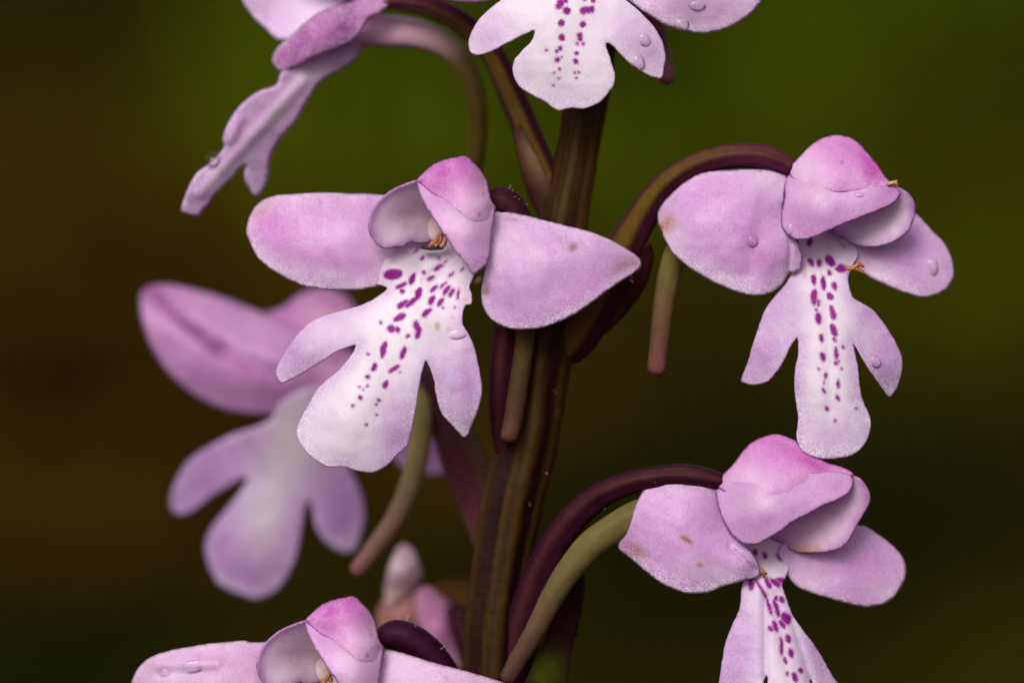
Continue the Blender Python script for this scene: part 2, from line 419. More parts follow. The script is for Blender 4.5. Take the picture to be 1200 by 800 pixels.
# (x, y, radius x, radius y, colour): moss, brown and near-black colour patches on the bank
PATCH = [(0.03, 0.895, 0.08, 0.05, (0.044, 0.057, 0.0016)), (0.14, 0.915, 0.03, 0.035, (0.008, 0.018, 0.0004)), (-0.10, 0.86, 0.05, 0.035, (0.032, 0.022, 0.0014)),
         (-0.12, 0.79, 0.05, 0.03, (0.040, 0.018, 0.0018)), (-0.10, 0.722, 0.035, 0.022, (0.004, 0.007, 0.0006)), (0.112, 0.81, 0.045, 0.034, (0.027, 0.029, 0.0009)),
         (0.05, 0.735, 0.075, 0.036, (0.0055, 0.0060, 0.0008)), (0.112, 0.68, 0.03, 0.016, (0.019, 0.020, 0.0004))]
def ground_col(x, y):
    c = np.tile(np.array((0.014, 0.0105, 0.001)), (len(x), 1))
    k = sstep(-0.2, 0.5, fbm(x * 4, y * 4, 31))[:, None]; c = c * (1 - k) + np.array((0.014, 0.016, 0.0008)) * k
    for px, py, rx, ry, pc in PATCH:
        k = np.exp(-(((x - px) / rx) ** 2 + ((y - py) / ry) ** 2) ** 1.5)[:, None]; c = c * (1 - k) + np.array(pc) * k
    return c

def axis(fine, half, c=0.0):
    a = list(np.arange(-half, half + 1e-9, fine)); s = fine; e = half
    while e < 220:
        s *= 1.35; e += s; a.append(e); a.insert(0, -e)
    return np.array(a) + c
ax, ay = axis(0.02, 1.0), axis(0.02, 1.1, 0.8)
gx, gy = np.meshgrid(ax, ay); gx, gy = gx.ravel(), gy.ravel()
nx_, ny_ = len(ax), len(ay)
i = np.arange(ny_ - 1)[:, None] * nx_; j = np.arange(nx_ - 1)[None]
Fg = np.stack([i + j, i + j + 1, i + nx_ + j + 1, i + nx_ + j], -1).reshape(-1, 4)
tag(mesh_obj('ground', np.stack([gx, gy, ground_z(gx, gy)], 1), Fg, M['soil'], None, ground_col(gx, gy)), kind='structure')

def scatter(name, mat, n, spots, size, kind, label, cat, seed):
    r = np.random.default_rng(seed); V, F = [], []
    tot = sum(s[4] for s in spots)
    for (px, py, rx, ry, wt) in spots:
        for _ in range(int(n * wt / tot)):
            x, y = px + r.normal(0, rx), py + r.normal(0, ry)
            if y < 0.33: continue
            z = float(ground_z(np.array([x]), np.array([y]))[0]); a = r.uniform(0, 6.28); L_ = size * r.uniform(0.5, 1.3); k = len(V)
            ca, sa = math.cos(a), math.sin(a)
            if kind == 'blade':
                wd = L_ * 0.05; ln = r.uniform(0.1, 0.6); pr = [(0, 0, 1), (0.4, 0.1, 0.9), (0.8, 0.5, 0.6), (1.0, 1.0, 0.05)]
                for h, o, ww in pr:
                    cx, cy = x + ca * o * ln * L_, y + sa * o * ln * L_
                    V += [(cx - sa * wd * ww, cy + ca * wd * ww, z + h * L_ * (1 - 0.3 * ln) - 0.002), (cx + sa * wd * ww, cy - ca * wd * ww, z + h * L_ * (1 - 0.3 * ln) - 0.002)]
                for q in range(3): F.append([k + 2 * q, k + 2 * q + 1, k + 2 * q + 3, k + 2 * q + 2])
            else:
                wd = L_ * r.uniform(0.25, 0.42); tl = r.normal(0, 0.3); cu = r.uniform(-0.2, 0.35)
                for q, ww in ((0, 0.1), (0.3, 0.8), (0.65, 0.9), (1, 0.05)):
                    l = (q - 0.5) * L_
                    for s in (-1, 0, 1):
                        V.append((x + ca * l - sa * s * wd * ww, y + sa * l + ca * s * wd * ww, z + 0.006 + tl * l + 0.45 * (y - y) + cu * L_ * (abs(s) * ww * 0.4 + (q - 0.5) ** 2) + 0.5 * (sa * l + ca * s * wd * ww)))
                for q in range(3):
                    for s in range(2): F.append([k + 3 * q + s, k + 3 * q + s + 1, k + 3 * q + s + 4, k + 3 * q + s + 3])
    return tag(mesh_obj(name, np.array(V), F, mat), label, cat, None, 'stuff')
scatter('leaf_litter', M['litter'], 900, [(-0.14, 0.80, 0.05, 0.02, 1.2), (0, 1.25, 0.6, 0.15, 2)], 0.035, 'leaf',
        'brown dead leaves strewn over the bank behind the orchid', 'leaf litter', 5)
scatter('grass', M['grass'], 2600, [(0.03, 0.91, 0.04, 0.025, 3), (0, 1.3, 0.5, 0.12, 2)], 0.05, 'blade',
        'short green grass growing on the bank behind the orchid', 'grass', 6)

# ------------------------------------------------------------------ colours of the plant
PINK, PALE, WHITE, MAG, LILAC = (212, 160, 210), (226, 196, 222), (238, 232, 236), (196, 100, 186), (200, 160, 206)
FROST = (226, 206, 224)
BROWN, RUST, TAN = (120, 84, 70), (150, 84, 36), (186, 150, 130)
def stem_col(u, th, V):
    k = 0.5 + 0.5 * np.cos(5 * th + 0.6); k = sstep(0.2, 0.42, k)[:, None]
    up = sstep(-330, -200, V[:, 1])[:, None]; k = np.maximum(k, 0.72 * up)   # the upper stem is plain brown, the lower one striped
    k = k * (0.45 + 0.55 * sstep(0.1, 0.5, 0.5 + 0.5 * np.cos(15 * th + 0.4 * np.sin(V[:, 1] / 90))))[:, None]
    c = lin((26, 7, 10)) * (1 - k) + lin((56, 38, 8)) * k
    q = sstep(0.2, 0.8, 0.5 + 0.5 * fbm(V[:, 1] / 60.0, th * 2, 3))[:, None]
    return c * (1 - 0.35 * q) + lin((44, 20, 10)) * 0.35 * q
def ovary_col(u, th, V):
    k = sstep(0.25, 0.75, 0.5 + 0.5 * np.cos(3 * th + 0.9))[:, None]
    c = lin((52, 15, 30)) * (1 - k) + lin((80, 58, 16)) * k
    p = sstep(0.55, 1.0, u)[:, None]
    return c * (1 - 0.75 * p) + lin((68, 18, 46)) * 0.75 * p
def ovary_dark(u, th, V):
    k = sstep(0.45, 0.95, 0.5 + 0.5 * np.cos(3 * th + 0.5))[:, None]
    k2 = sstep(0.6, 0.95, 0.5 + 0.5 * np.cos(6 * th))[:, None] * 0.5
    c = lin((44, 10, 27)) * (1 - k) + lin((60, 25, 28)) * k
    return c * (1 - k2) + lin((36, 8, 22)) * k2
spur_olive = grad((0, (112, 104, 52)), (0.5, (98, 84, 44)), (0.8, (92, 62, 50)), (0.96, (98, 58, 56)), (1, (112, 54, 58)))
spur_green = grad((0, (90, 80, 38)), (0.45, (94, 83, 46)), (0.75, (84, 64, 46)), (1, (70, 42, 42)))
spur_pink = grad((0, (190, 140, 176)), (0.28, (182, 142, 158)), (0.5, (88, 70, 34)), (0.7, (62, 48, 12)), (1, (54, 42, 8)))
as3 = lambda f: (lambda u, th, V: f(u))

# ------------------------------------------------------------------ the plant
base_w = W(470, 4790, -100); base_w[2] = 0.0
plant = empty('orchid_plant', base_w)
tag(plant, 'tall flowering orchid with pink purple-spotted flowers spiralling up one ribbed brown stem', 'orchid')

STEM = [(470, 4800, -100, 64), (500, 3600, -100, 60), (540, 2200, -100, 46), (568, 1200, -100, 37), (575, 790, -100, 33), (582, 690, -100, 33), (598, 590, -100, 35),
        (618, 510, -100, 36), (636, 400, -100, 36), (662, 260, -100, 28), (676, 190, -100, 25), (692, 95, -100, 25), (708, -60, -100, 24), (722, -260, -100, 20), (735, -480, -100, 13), (742, -620, -100, 7)]
stem = tube('stem', plant, M['stalk'], STEM, stem_col, rib=(5, 0.075), seg=60, step=6)
hairs(stem, STEM[4:12], 18, -1, 6, seed=4)

def flower(loc, label):
    f = empty('flower', W(*loc), plant); f['label'] = label; return f

def blob(name, parent, mat, c, r, seed=0, amp=0.12):
    """rounded lump with an uneven surface"""
    n, m_ = 16, 24; V, F = [], []
    th = np.linspace(0, math.pi, n); ph = np.arange(m_) / m_ * 2 * math.pi
    T, Pp = np.meshgrid(th, ph, indexing='ij'); q = 1 + amp * fbm(3 * np.cos(Pp) * np.sin(T) + 2 * np.cos(T), 3 * np.sin(Pp) * np.sin(T), seed)
    X = c[0] + r[0] * q * np.sin(T) * np.cos(Pp); Y = c[1] + r[1] * q * np.cos(T); D = c[2] + r[2] * q * np.sin(T) * np.sin(Pp)
    i = np.arange(n - 1)[:, None] * m_; j = np.arange(m_)[None]; jn = (j + 1) % m_
    F = np.stack([i + j, i + jn, i + m_ + jn, i + m_ + j], -1).reshape(-1, 4)
    return mesh_obj(name, W(X.ravel(), Y.ravel(), D.ravel()), F, mat, parent)

def strands(name, parent, mat, lines, loc=None):
    V, F = [], []
    for pts in lines:
        P = catmull(pts, 2.0); C = P[:, :3]; k = len(V)
        for q, p in enumerate(P):
            T = C[min(q + 1, len(C) - 1)] - C[max(q - 1, 0)]; T = T / (np.linalg.norm(T) + 1e-9)
            a = np.cross(T, (0.2, 0.1, 1.0)); a /= np.linalg.norm(a) + 1e-9; b_ = np.cross(T, a)
            for s in range(7):
                an = s / 7 * 6.283; V.append(p[:3] + p[3] * (math.cos(an) * a + math.sin(an) * b_))
        n = len(P)
        for q in range(n - 1):
            for s in range(7): F.append([k + q * 7 + s, k + q * 7 + (s + 1) % 7, k + q * 7 + 7 + (s + 1) % 7, k + q * 7 + 7 + s])
        F.append([k + s for s in range(7)][::-1]); F.append([k + (n - 1) * 7 + s for s in range(7)])
    V = np.array(V); return mesh_obj(name, W(V[:, 0], V[:, 1], V[:, 2]), F, mat, parent, loc=loc)

def crease(o, pts, sh=(0, 0, 0)):
    return [(x, y, float(depth_at(o, x + sh[0], y + sh[1])) - sh[2] - 0.6) for x, y in pts]

def hood_A(f, sh=(0, 0, 0)):
    inner = sheet('petal', f, M['petal'],
        [(489, 211), (475, 215), (461, 221), (449, 230), (440, 239), (435, 248), (432, 259), (432, 269), (436, 280), (442, 287.6), (451, 291.6), (461, 291), (473, 289), (482, 284.5), (496, 286), (514, 278), (524, 255), (514, 230), (503, 214)],
        [(434, 262, 16), (438, 282, 13), (448, 230, 12), (452, 290, 9), (470, 216, 9), (489, 212, 8), (470, 288, -4), (462, 262, -10), (458, 240, 0), (484, 255, -30), (484, 280, -22), (512, 265, -48), (510, 235, -28)],
        (226, 206, 220), [(490, 262, 22, (206, 180, 186), 0.8)], edge=((172, 98, 176), 8, 0.9), step=2.6, thick=5, seed=11, shift=sh)
    outer = sheet('petal', f, M['petal'],
        [(489, 211), (494.5, 233), (505, 252), (519, 273), (533, 294), (545, 309), (554, 321), (563, 317), (571, 308), (575, 292), (577, 270), (580, 246), (566, 236), (545, 225), (520, 215), (502, 209)],
        [(489, 212, 9), (505, 251, 24), (530, 289, 34), (553, 319, 27), (510, 225, 12), (525, 245, 24), (548, 275, 34), (565, 300, 22), (576, 268, 2), (576, 290, 4), (560, 245, 10), (579, 247, -6)],
        (218, 172, 214), [(540, 258, 26, (232, 208, 226), 0.75, 12, 30), (510, 240, 22, (190, 120, 190), 0.5), (556, 310, 16, (200, 140, 200), 0.5)], edge=((196, 128, 196), 4, 0.5), step=2.6, thick=4, seed=12, wave=0.3, shift=sh)
    dorsal = sheet('dorsal_sepal', f, M['petal'],
        [(489, 211), (498, 201), (506, 194), (514, 189), (526, 185.5), (542, 182.5), (550.5, 185), (559, 194), (566, 203), (571.5, 215), (574, 227), (577, 238), (581, 243), (579, 249), (575, 255), (567, 262), (553, 261), (540, 251), (522, 237), (505, 226), (495, 218)],
        [(489, 211, 12), (515, 189.5, -6), (500, 201, 2), (505, 206, 10), (525, 193, 8), (540, 186, 2), (530, 215, 17), (553, 200, 6), (568, 212, -8), (550, 230, 20), (570, 240, 8), (580, 245, -12)] + crease(outer, [(494, 217), (505, 225), (522, 236), (540, 250), (553, 260), (566, 261)], sh),
        (214, 142, 204), [(522, 204, 30, (192, 82, 178), 0.85, 15, -35), (560, 240, 24, (230, 196, 222), 0.8), (545, 188, 10, (190, 84, 176), 0.6), (563, 216, 5, (190, 140, 140), 0.5, 9), (566, 228, 1.6, (160, 90, 40), 0.9), (561, 251, 1.4, (60, 20, 20), 0.95, 1.8, 40)],
        edge=((204, 120, 196), 4, 0.4), step=2.6, thick=4, seed=13, wave=0.3, shift=sh, folds=[(492, 209, 520, 193, 3.0, 2.5), (520, 193, 543, 184, 3.0, 2.5)])
    return inner, outer, dorsal

A_LIP = [(497, 281), (475, 294), (452, 303), (434, 309), (424, 316), (424, 325), (434, 332), (453, 337), (447, 344), (437, 351), (422, 357.5), (396, 365), (366, 376), (351, 389), (336, 408), (325, 429), (324, 442), (331, 449), (344, 444), (366, 431), (392, 414), (408, 406.5), (417, 405),
         (411, 417.5), (396, 434), (381, 447), (366, 464), (357, 481), (349, 496), (347, 511), (355, 526), (370, 539), (385, 547), (404, 547.5), (419, 552), (437, 552.5), (452, 545.5), (464, 534), (477, 522), (482.5, 504), (486, 485), (490, 464), (494, 444), (497.5, 427), (499.5, 423),
         (503, 430), (509, 447), (512.5, 466), (518, 485), (531, 500), (544, 511.5), (552, 500), (561, 479), (565, 462), (563, 436), (557, 410), (548, 389), (543, 379), (543, 366), (546, 358), (552, 355.5), (552, 344), (550, 335), (555, 322), (560, 305), (550, 285), (530, 272), (510, 272)]
A_LIPD = [(505, 278, -52), (540, 285, -42), (475, 298, -24), (426, 322, -36), (446, 334, -22), (455, 318, -17), (490, 318, -26), (522, 318, -30), (550, 350, -2), (548, 322, -8), (500, 345, -8), (480, 372, 2), (520, 382, 2), (460, 420, 10), (420, 500, 24), (404, 547, 12), (440, 550, 10), (350, 500, 10), (480, 500, 14),
          (400, 384, 6), (352, 410, 2), (328, 444, -16), (345, 440, -8), (540, 420, 4), (556, 470, -2), (520, 480, 0), (544, 509, -16)]
def flower_A():
    f = flower((590, 250, -60), 'fully open orchid flower with broadly spotted lip directly in front of the stem')
    ls = sheet('lateral_sepal', f, M['petal'],
        [(470, 232), (452, 228.5), (420, 226.5), (380, 226), (342, 227.5), (317, 230.5), (302, 239), (294, 250), (289.5, 262), (289, 274), (294, 288), (303, 303), (317, 315), (337, 327), (360, 336), (390, 340), (420, 339.5), (440, 337), (458, 331), (482, 312), (500, 290), (498, 262), (486, 242)],
        [(293, 268, -40), (320, 235, -44), (340, 280, -22), (400, 232, -40), (400, 285, -14), (400, 336, -22), (330, 320, -28), (460, 235, -48), (470, 300, -30), (495, 280, -46), (440, 330, -24)],
        PINK, [(318, 264, 36, (204, 124, 202), 0.85, 18, 25), (370, 300, 30, (206, 136, 204), 0.5, 12, 10), (400, 268, 20, (232, 206, 230), 0.5, 14), (370, 320, 60, FROST, 0.6, 12, 12), (470, 300, 34, (232, 214, 228), 0.6), (308, 245, 16, (182, 142, 142), 0.8, 7, -40), (450, 235, 40, (208, 158, 210), 0.4)],
        edge=(FROST, 6, 0.5), seed=21, step=2.8, thick=7)
    rs = sheet('lateral_sepal', f, M['petal'],
        [(580, 249), (605, 250.5), (631, 256.5), (661, 264), (691, 271), (717, 282), (740, 295.5), (750, 303), (752, 308), (750, 314), (740, 322), (717, 337), (695, 354), (672, 369), (646, 381), (624, 386), (597, 385), (575, 374), (565, 357), (563.5, 339), (567, 320), (573, 297), (575, 271)],
        [(578, 255, -30), (566, 345, -8), (620, 305, 8), (610, 380, 3), (660, 270, -8), (700, 290, 2), (690, 335, 8), (670, 366, 6), (749, 308, -14), (600, 340, 8), (585, 300, -8)],
        (210, 164, 210), [(590, 285, 26, (226, 200, 222), 0.7), (685, 338, 46, (206, 136, 204), 0.5, 12, -35), (625, 375, 40, (206, 146, 206), 0.4, 8, 0), (620, 290, 34, (224, 190, 220), 0.5, 16, 20), (731, 312, 20, (160, 118, 126), 0.85, 8, -32), (672, 290, 7, (150, 106, 92), 0.9, 5, -40, 3), (570, 341, 3.8, (132, 88, 46), 0.95, 4.6, 0, 3), (582, 378, 3, (196, 140, 90), 0.8, 2), (598, 257, 9, (150, 120, 126), 0.7, 3, 10), (657, 281, 3, (190, 150, 150), 0.6), (748, 308, 5, (170, 60, 110), 0.5)],
        edge=(FROST, 5, 0.4), seed=22, step=2.8, thick=6, folds=[(578, 258, 572, 330, 4, 3), (600, 268, 660, 300, 16, 3), (600, 345, 700, 325, 22, -3)])
    lip = sheet('lip', f, M['lip'], A_LIP, A_LIPD, WHITE,
        [(345, 418, 46, (202, 156, 208), 0.9, 40), (548, 450, 40, (202, 154, 208), 0.9, 60), (375, 505, 30, (214, 184, 216), 0.4), (470, 515, 30, (200, 152, 206), 0.9, 55), (400, 545, 60, (214, 184, 216), 0.4, 14),
         (490, 300, 60, (206, 190, 200), 0.5, 22, -10), (435, 318, 16, (220, 196, 214), 0.6), (390, 385, 34, (208, 170, 212), 0.5, 14, -30),  # the grey throat blob paints in the shade under the hood
         (512.5, 382, 3.4, (196, 150, 100), 0.7, 5, 0, 3), (526, 386, 3.6, (204, 164, 120), 0.6, 3, 0, 3), (530, 372, 2.5, (200, 160, 110), 0.5), (546, 352, 3, (214, 160, 110), 0.6, 6)],
        edge=((200, 150, 206), 11, 0.5),
        spots=[(455, 322, 466, 321.5, 5.6), (481.4, 330.8, 484.9, 323.8, 3.2), (466.5, 336.9, 473.5, 332.5, 2.6), (472, 342, 2.8), (490.7, 341.3, 489.3, 348.3, 3.3), (488, 350, 477, 358.8, 2.7), (475.3, 354.4, 468.3, 359.7, 2.8),
               (464.8, 374.5, 471.8, 370.2, 3.3), (458.3, 385.4, 4.2), (465.6, 386.8, 3.0), (446.4, 378.6, 1.6), (450.8, 403.4, 448.1, 415.7, 3.1), (431.5, 414.8, 1.3), (474.4, 408.7, 470.9, 417.4, 2.9), (478.2, 393.8, 2.1), (487.5, 378.9, 491, 386.8, 3.2), (491, 386.8, 488.4, 393.8, 3.1),
               (497.2, 369.3, 503.3, 363.7, 2.9), (504.7, 354.4, 507.5, 350, 2.9), (514.7, 357, 519, 352.1, 2.1), (519, 361, 1), (505.9, 341.3, 511.2, 337.4, 1.9), (501.5, 328.1, 506.4, 325.2, 1.8), (496.3, 319.7, 2), (510.3, 315.9, 517.6, 311.5, 2.1), (494.2, 302.4, 2.0), (513.3, 302.8, 1.5), (484.9, 295.8, 488.9, 291.9, 1.0),
               (516.9, 337.4, 522, 332, 1.2), (527.4, 324.6, 532.2, 320.3, 1.0), (520.8, 344.4, 526.9, 336.4, 1.9), (527.8, 346.2, 531.3, 340.9, 2.4), (536.5, 350, 537.6, 340.4, 1.4), (532.5, 360.5, 0.9), (541.5, 318, 543.5, 315, 0.9), (521, 308, 523, 306, 0.8),
               (437, 432, 439, 428, 2.7), (431, 442, 2.3), (458, 434, 465.6, 430, 2.3), (450.5, 453, 452.5, 449, 2.7), (444.3, 468.5, 1.8), (441, 474, 1.0), (422.5, 466, 2.3), (414, 475.6, 1.3), (429, 497, 1.4), (441, 486, 1.1), (421, 453, 1.1), (430, 452, 1.1), (426, 457, 0.9), (431, 414.5, 1.3), (469, 436, 0.8)],
        step=1.5, thick=6, rough=0.9, seed=23, folds=[(505, 335, 545, 292, 3.5, -3), (492, 325, 530, 288, 4, 2.5), (515, 350, 550, 310, 3.5, 2.5), (500, 423, 480, 350, 14, 2), (395, 520, 440, 440, 20, 3), (340, 432, 400, 385, 9, 2.5), (545, 490, 540, 410, 9, 2.5)])
    hood_A(f)
    strands('pollen_crumb', f, M['crust'], [[(556, 332, -22, 2.0), (560, 329, -20, 4.0), (564, 324, -22, 2.0)]])
    blob('column', f, M['column'], (504, 266, -47), (17, 19, 7), 3, 0.06)
    strands('anther', f, M['anther'], [[(520, 270, -16, 1.0), (514, 279, -18, 2.0), (507, 286, -19, 2.0), (501, 289, -20, 0.6)], [(517, 275, -18, 1.4), (516, 283, -17, 2.6), (510, 290, -19, 0.9)], [(507, 281, -20, 0.7), (505, 286, -19, 1.4), (504, 291, -20, 0.5)], [(523, 278, -16, 1.0), (521, 287, -18, 2.4), (516, 290, -19, 0.8)], [(513, 276, -19, 0.8), (510, 284, -18, 1.2), (507, 288, -18, 0.6)]])
    blob('stigma_cavity_shade', f, M['slit'], (507, 290.5, -27), (13, 3.0, 7), 5, 0.2)  # near-black solid lump stands for the shade inside the cavity
    ov = [(600, 560, -92, 11), (590, 510, -80, 14), (588, 450, -70, 15), (594, 390, -64, 16), (604, 330, -58, 17), (608, 275, -50, 18), (599, 245, -44, 18), (584, 235, -42, 16), (572, 240, -44, 10)]
    o = tube('ovary', f, M['stalk'], ov, ovary_dark, rib=(7, 0.07), seed=2); hairs(o, ov[5:], 9, -1, 4, seed=12)
    tube('spur', f, M['spur'], [(596, 300, -32, 11), (614, 350, -40, 12), (615, 400, -44, 12), (608, 450, -46, 11.5), (602, 490, -46, 11), (597, 510, -45, 10.5), (595, 519, -45, 9)], lambda u, th, V: grad((0, (74, 60, 20)), (0.5, (66, 50, 18)), (0.8, (68, 46, 34)), (1, (86, 54, 48)))(u), seed=3)
    return f, lip, ls, rs
fA, lipA, lsA, rsA = flower_A()

def flower_B():
    f = flower((930, 200, -20), 'orchid flower with one broad sepal facing outwards on an arching purple stalk, long straight lip')
    rs = sheet('lateral_sepal', f, M['petal'],
        [(1045, 246), (1062, 246), (1076, 253), (1092, 270), (1108, 286), (1116, 305), (1117.5, 324), (1108, 340), (1086, 348.5), (1060, 343), (1035, 332), (1013, 321), (997, 302), (984, 277), (1005, 258)],
        [(990, 280, -40), (1020, 310, -42), (1060, 300, -44), (1100, 300, -54), (1115, 325, -58), (1085, 347, -48), (1050, 255, -58), (1080, 262, -60)],
        (212, 162, 210), [(1030, 320, 34, (228, 206, 224), 0.7, 14, 25), (1092, 312, 14, (226, 200, 226), 0.5, 20), (1050, 285, 30, (202, 146, 204), 0.5)], edge=((214, 176, 214), 6, 0.5), seed=31, step=3, thick=10)
    lip = sheet('lip', f, M['lip'],
        [(936, 284), (934, 305), (929, 317), (920, 332), (909, 346), (897, 362), (888, 385), (879, 415), (869, 441), (869, 448.5), (886, 451), (903, 445), (916, 428), (926, 407), (933, 397), (935, 399), (935, 415), (930.5, 441), (931, 464), (935, 490), (933, 512), (939, 527), (954, 535.5), (980, 537), (999, 533), (1014, 520), (1020.5, 501), (1019, 486), (1012, 471), (1008, 449), (1004, 422), (1000, 406), (1001, 405),
         (1010, 419), (1021, 437), (1034, 454), (1044, 464), (1055, 445), (1058, 426), (1051, 404), (1040, 385), (1025, 366), (1010, 355), (1001, 350), (996, 340), (994, 325), (1000, 312), (1006, 296), (995, 280), (965, 268), (945, 272)],
        [(940, 285, -40), (990, 280, -44), (960, 280, -52), (930, 320, -16), (965, 315, -26), (995, 320, -22), (965, 350, -2), (968, 400, 8), (965, 460, 14), (975, 535, 6), (935, 500, 4), (1016, 500, 2), (905, 370, -4), (890, 410, -2), (872, 446, -14), (1020, 390, -12), (1040, 430, -16), (1045, 460, -28), (1055, 430, -26), (940, 380, 2), (998, 380, -2)],
        (234, 228, 232), [(892, 410, 42, (202, 156, 206), 0.95, 60), (1036, 415, 32, (200, 152, 204), 0.95, 60), (918, 355, 26, (204, 160, 208), 0.8), (1015, 370, 14, (202, 156, 206), 0.8), (975, 515, 50, (208, 172, 210), 0.75, 34), (935, 450, 8, (206, 168, 210), 0.6, 50), (1008, 450, 8, (206, 168, 210), 0.6, 40), (965, 285, 40, (206, 188, 196), 0.5, 18), (943, 318, 3, (196, 140, 100), 0.6, 8)],  # throat shade under the hood painted as a grey blob
        edge=((198, 148, 204), 12, 0.6),
        spots=[(830 + .375 * a[0], 250 + .375 * a[1], 830 + .375 * a[2], 250 + .375 * a[3], .345 * a[4]) for a in
               [(316, 88, 316, 96, 8), (345, 152, 346, 162, 8), (316, 150, 322, 160, 8), (376, 145, 384, 155, 13), (408, 172, 422, 174, 11), (380, 185, 381, 190, 6), (328, 202, 332, 216, 8), (360, 207, 361, 233, 8), (393, 224, 395, 234, 8), (378, 256, 383, 262, 9), (331, 246, 331, 278, 10), (345, 278, 345, 286, 5), (342, 318, 344, 338, 9), (385, 297, 392, 323, 9), (388, 353, 397, 374, 10), (394, 390, 396, 396, 5),
                (353, 383, 355, 398, 7), (420, 418, 421, 419, 4.5), (397, 422, 402, 450, 5), (357, 440, 359, 456, 7), (398, 466, 399, 470, 5.5), (366, 503, 365, 514, 5), (360, 550, 361, 557, 4.5), (405, 526, 407, 543, 5), (404, 572, 405, 579, 5.5), (371, 609, 372, 611, 5.5), (396, 646, 397, 648, 3.6), (415, 485, 416, 486, 3), (345, 487, 346, 488, 3), (362, 528, 362, 530, 2.5), (338, 300, 338, 302, 3), (408, 460, 409, 461, 3), (460, 607, 461, 608, 3)]],
        step=1.5, thick=6, rough=0.9, seed=32, folds=[(968, 340, 975, 480, 8, -2.5)])
    inner = sheet('petal', f, M['petal'],
        [(1040, 214), (1056, 221), (1067, 229), (1073, 242), (1071, 258), (1063.5, 272), (1048, 283), (1025, 289.5), (1006, 288), (987, 279), (968, 270), (965, 250), (985, 228), (1015, 214)],
        [(1056, 222, 4), (1072, 245, 0), (1063, 270, -6), (1040, 285, -10), (1006, 287, -22), (1030, 255, -20), (985, 255, -40), (1000, 235, -30), (1045, 240, -6)],
        (228, 204, 222), [(1015, 265, 26, (222, 204, 214), 0.6)], edge=((174, 102, 178), 8, 0.85), step=2.6, thick=5, seed=33)
    outer = sheet('petal', f, M['petal'],
        [(924, 203), (919, 232), (914.7, 254.5), (918, 270), (930, 280), (946, 280.5), (968, 272), (994, 261), (1019, 251), (1044, 240), (1054, 230), (1053, 222), (1040, 211), (1000, 206), (960, 200)],
        [(926, 210, -10), (917, 250, -4), (928, 276, 8), (946, 278, 18), (970, 250, 30), (960, 225, 22), (994, 259, 26), (1020, 248, 24), (1052, 226, 14), (1020, 222, 20), (940, 240, 18), (985, 210, 10)],
        (212, 164, 210), [(955, 228, 40, (228, 200, 222), 0.6, 12, 5), (985, 256, 50, (196, 130, 196), 0.6, 12, -20), (932, 265, 14, (206, 150, 206), 0.5), (1045, 228, 14, (186, 110, 184), 0.5)], edge=((190, 122, 190), 4, 0.5), step=2.6, thick=4, seed=34, wave=0.3)
    dorsal = sheet('dorsal_sepal', f, M['petal'],
        [(925, 200), (927, 194), (940, 180), (948, 172), (959, 164), (972, 159), (984, 158), (1000, 163), (1016, 178), (1029, 194), (1040, 211), (1045, 217), (1029, 221.5), (997, 225), (965, 224), (940, 216), (928, 208)],
        [(926, 203, -8), (940, 181, -8), (960, 165, -10), (984, 159, -12), (1000, 164, -10), (1018, 181, 0), (1040, 212, 12), (980, 190, 12), (1010, 200, 15), (955, 200, 10)] + crease(outer, [(930, 209), (942, 216), (965, 223), (997, 224), (1029, 221), (1042, 217)]),
        (214, 150, 206), [(945, 200, 24, (232, 208, 228), 0.8), (1021, 196, 30, (190, 62, 172), 0.9, 11, 52), (990, 170, 24, (208, 136, 200), 0.5), (986.5, 190.5, 1.4, (70, 20, 30), 0.95, 1.4)], edge=((202, 112, 192), 5, 0.5), step=2.6, thick=4, seed=35, wave=0.3)
    strands('withered_tip', f, M['crust'], [[(1040, 216, 18, 2.0), (1048, 214, 18, 2.6), (1052, 217, 17, 1.2)], [(1049, 215, 18, 1.2), (1051, 211, 18, 1.0)]])
    ls = sheet('lateral_sepal', f, M['petal'],
        [(922, 201), (905, 198.5), (889, 198), (857, 199), (826, 202), (804, 212), (785, 229), (772, 245), (770.5, 261), (777, 277), (788, 296), (810, 315), (835, 330), (861, 341.5), (886, 346.5), (905, 342), (918, 332), (924, 321), (931, 319), (938, 314), (940, 302), (936, 287), (926, 276), (918, 260), (919, 232)],
        [(920, 205, -14), (918, 250, -12), (880, 205, -10), (830, 205, -14), (774, 255, -26), (800, 260, -2), (850, 260, 14), (880, 300, 14), (830, 322, 6), (886, 343, 6), (918, 328, -4), (925, 296, 2), (936, 300, -8), (900, 240, 4)],
        (212, 162, 212), [(905, 215, 34, (230, 204, 226), 0.7, 14), (845, 325, 60, FROST, 0.5, 14, 28), (790, 270, 20, FROST, 0.6, 26, -30), (783, 262, 9, (176, 120, 90), 0.85, 12, 15), (775, 266, 5, (150, 62, 22), 0.95, 5, 30, 3), (880, 275, 40, (204, 130, 202), 0.65, 14, 60), (830, 235, 26, (206, 140, 204), 0.5, 14, -30)],
        edge=(FROST, 5, 0.45), seed=36, step=2.8, thick=7, folds=[(926, 280, 924, 322, 3.5, -4), (905, 222, 875, 320, 14, -4), (850, 225, 800, 280, 22, 3)])
    strands('anther', f, M['anther'], [[(990, 313, -10, 2.0), (998, 315, -8, 3.0), (1006, 310, -8, 2.6), (1013, 313, -9, 1.3)], [(1000, 314, -8, 2.4), (1008, 317, -8, 2.0), (1014, 321, -9, 0.9)], [(1004, 311, -8, 1.6), (1007, 305, -8, 1.2)], [(972, 268, -2, 3.0), (977, 270, -4, 2.2)]])
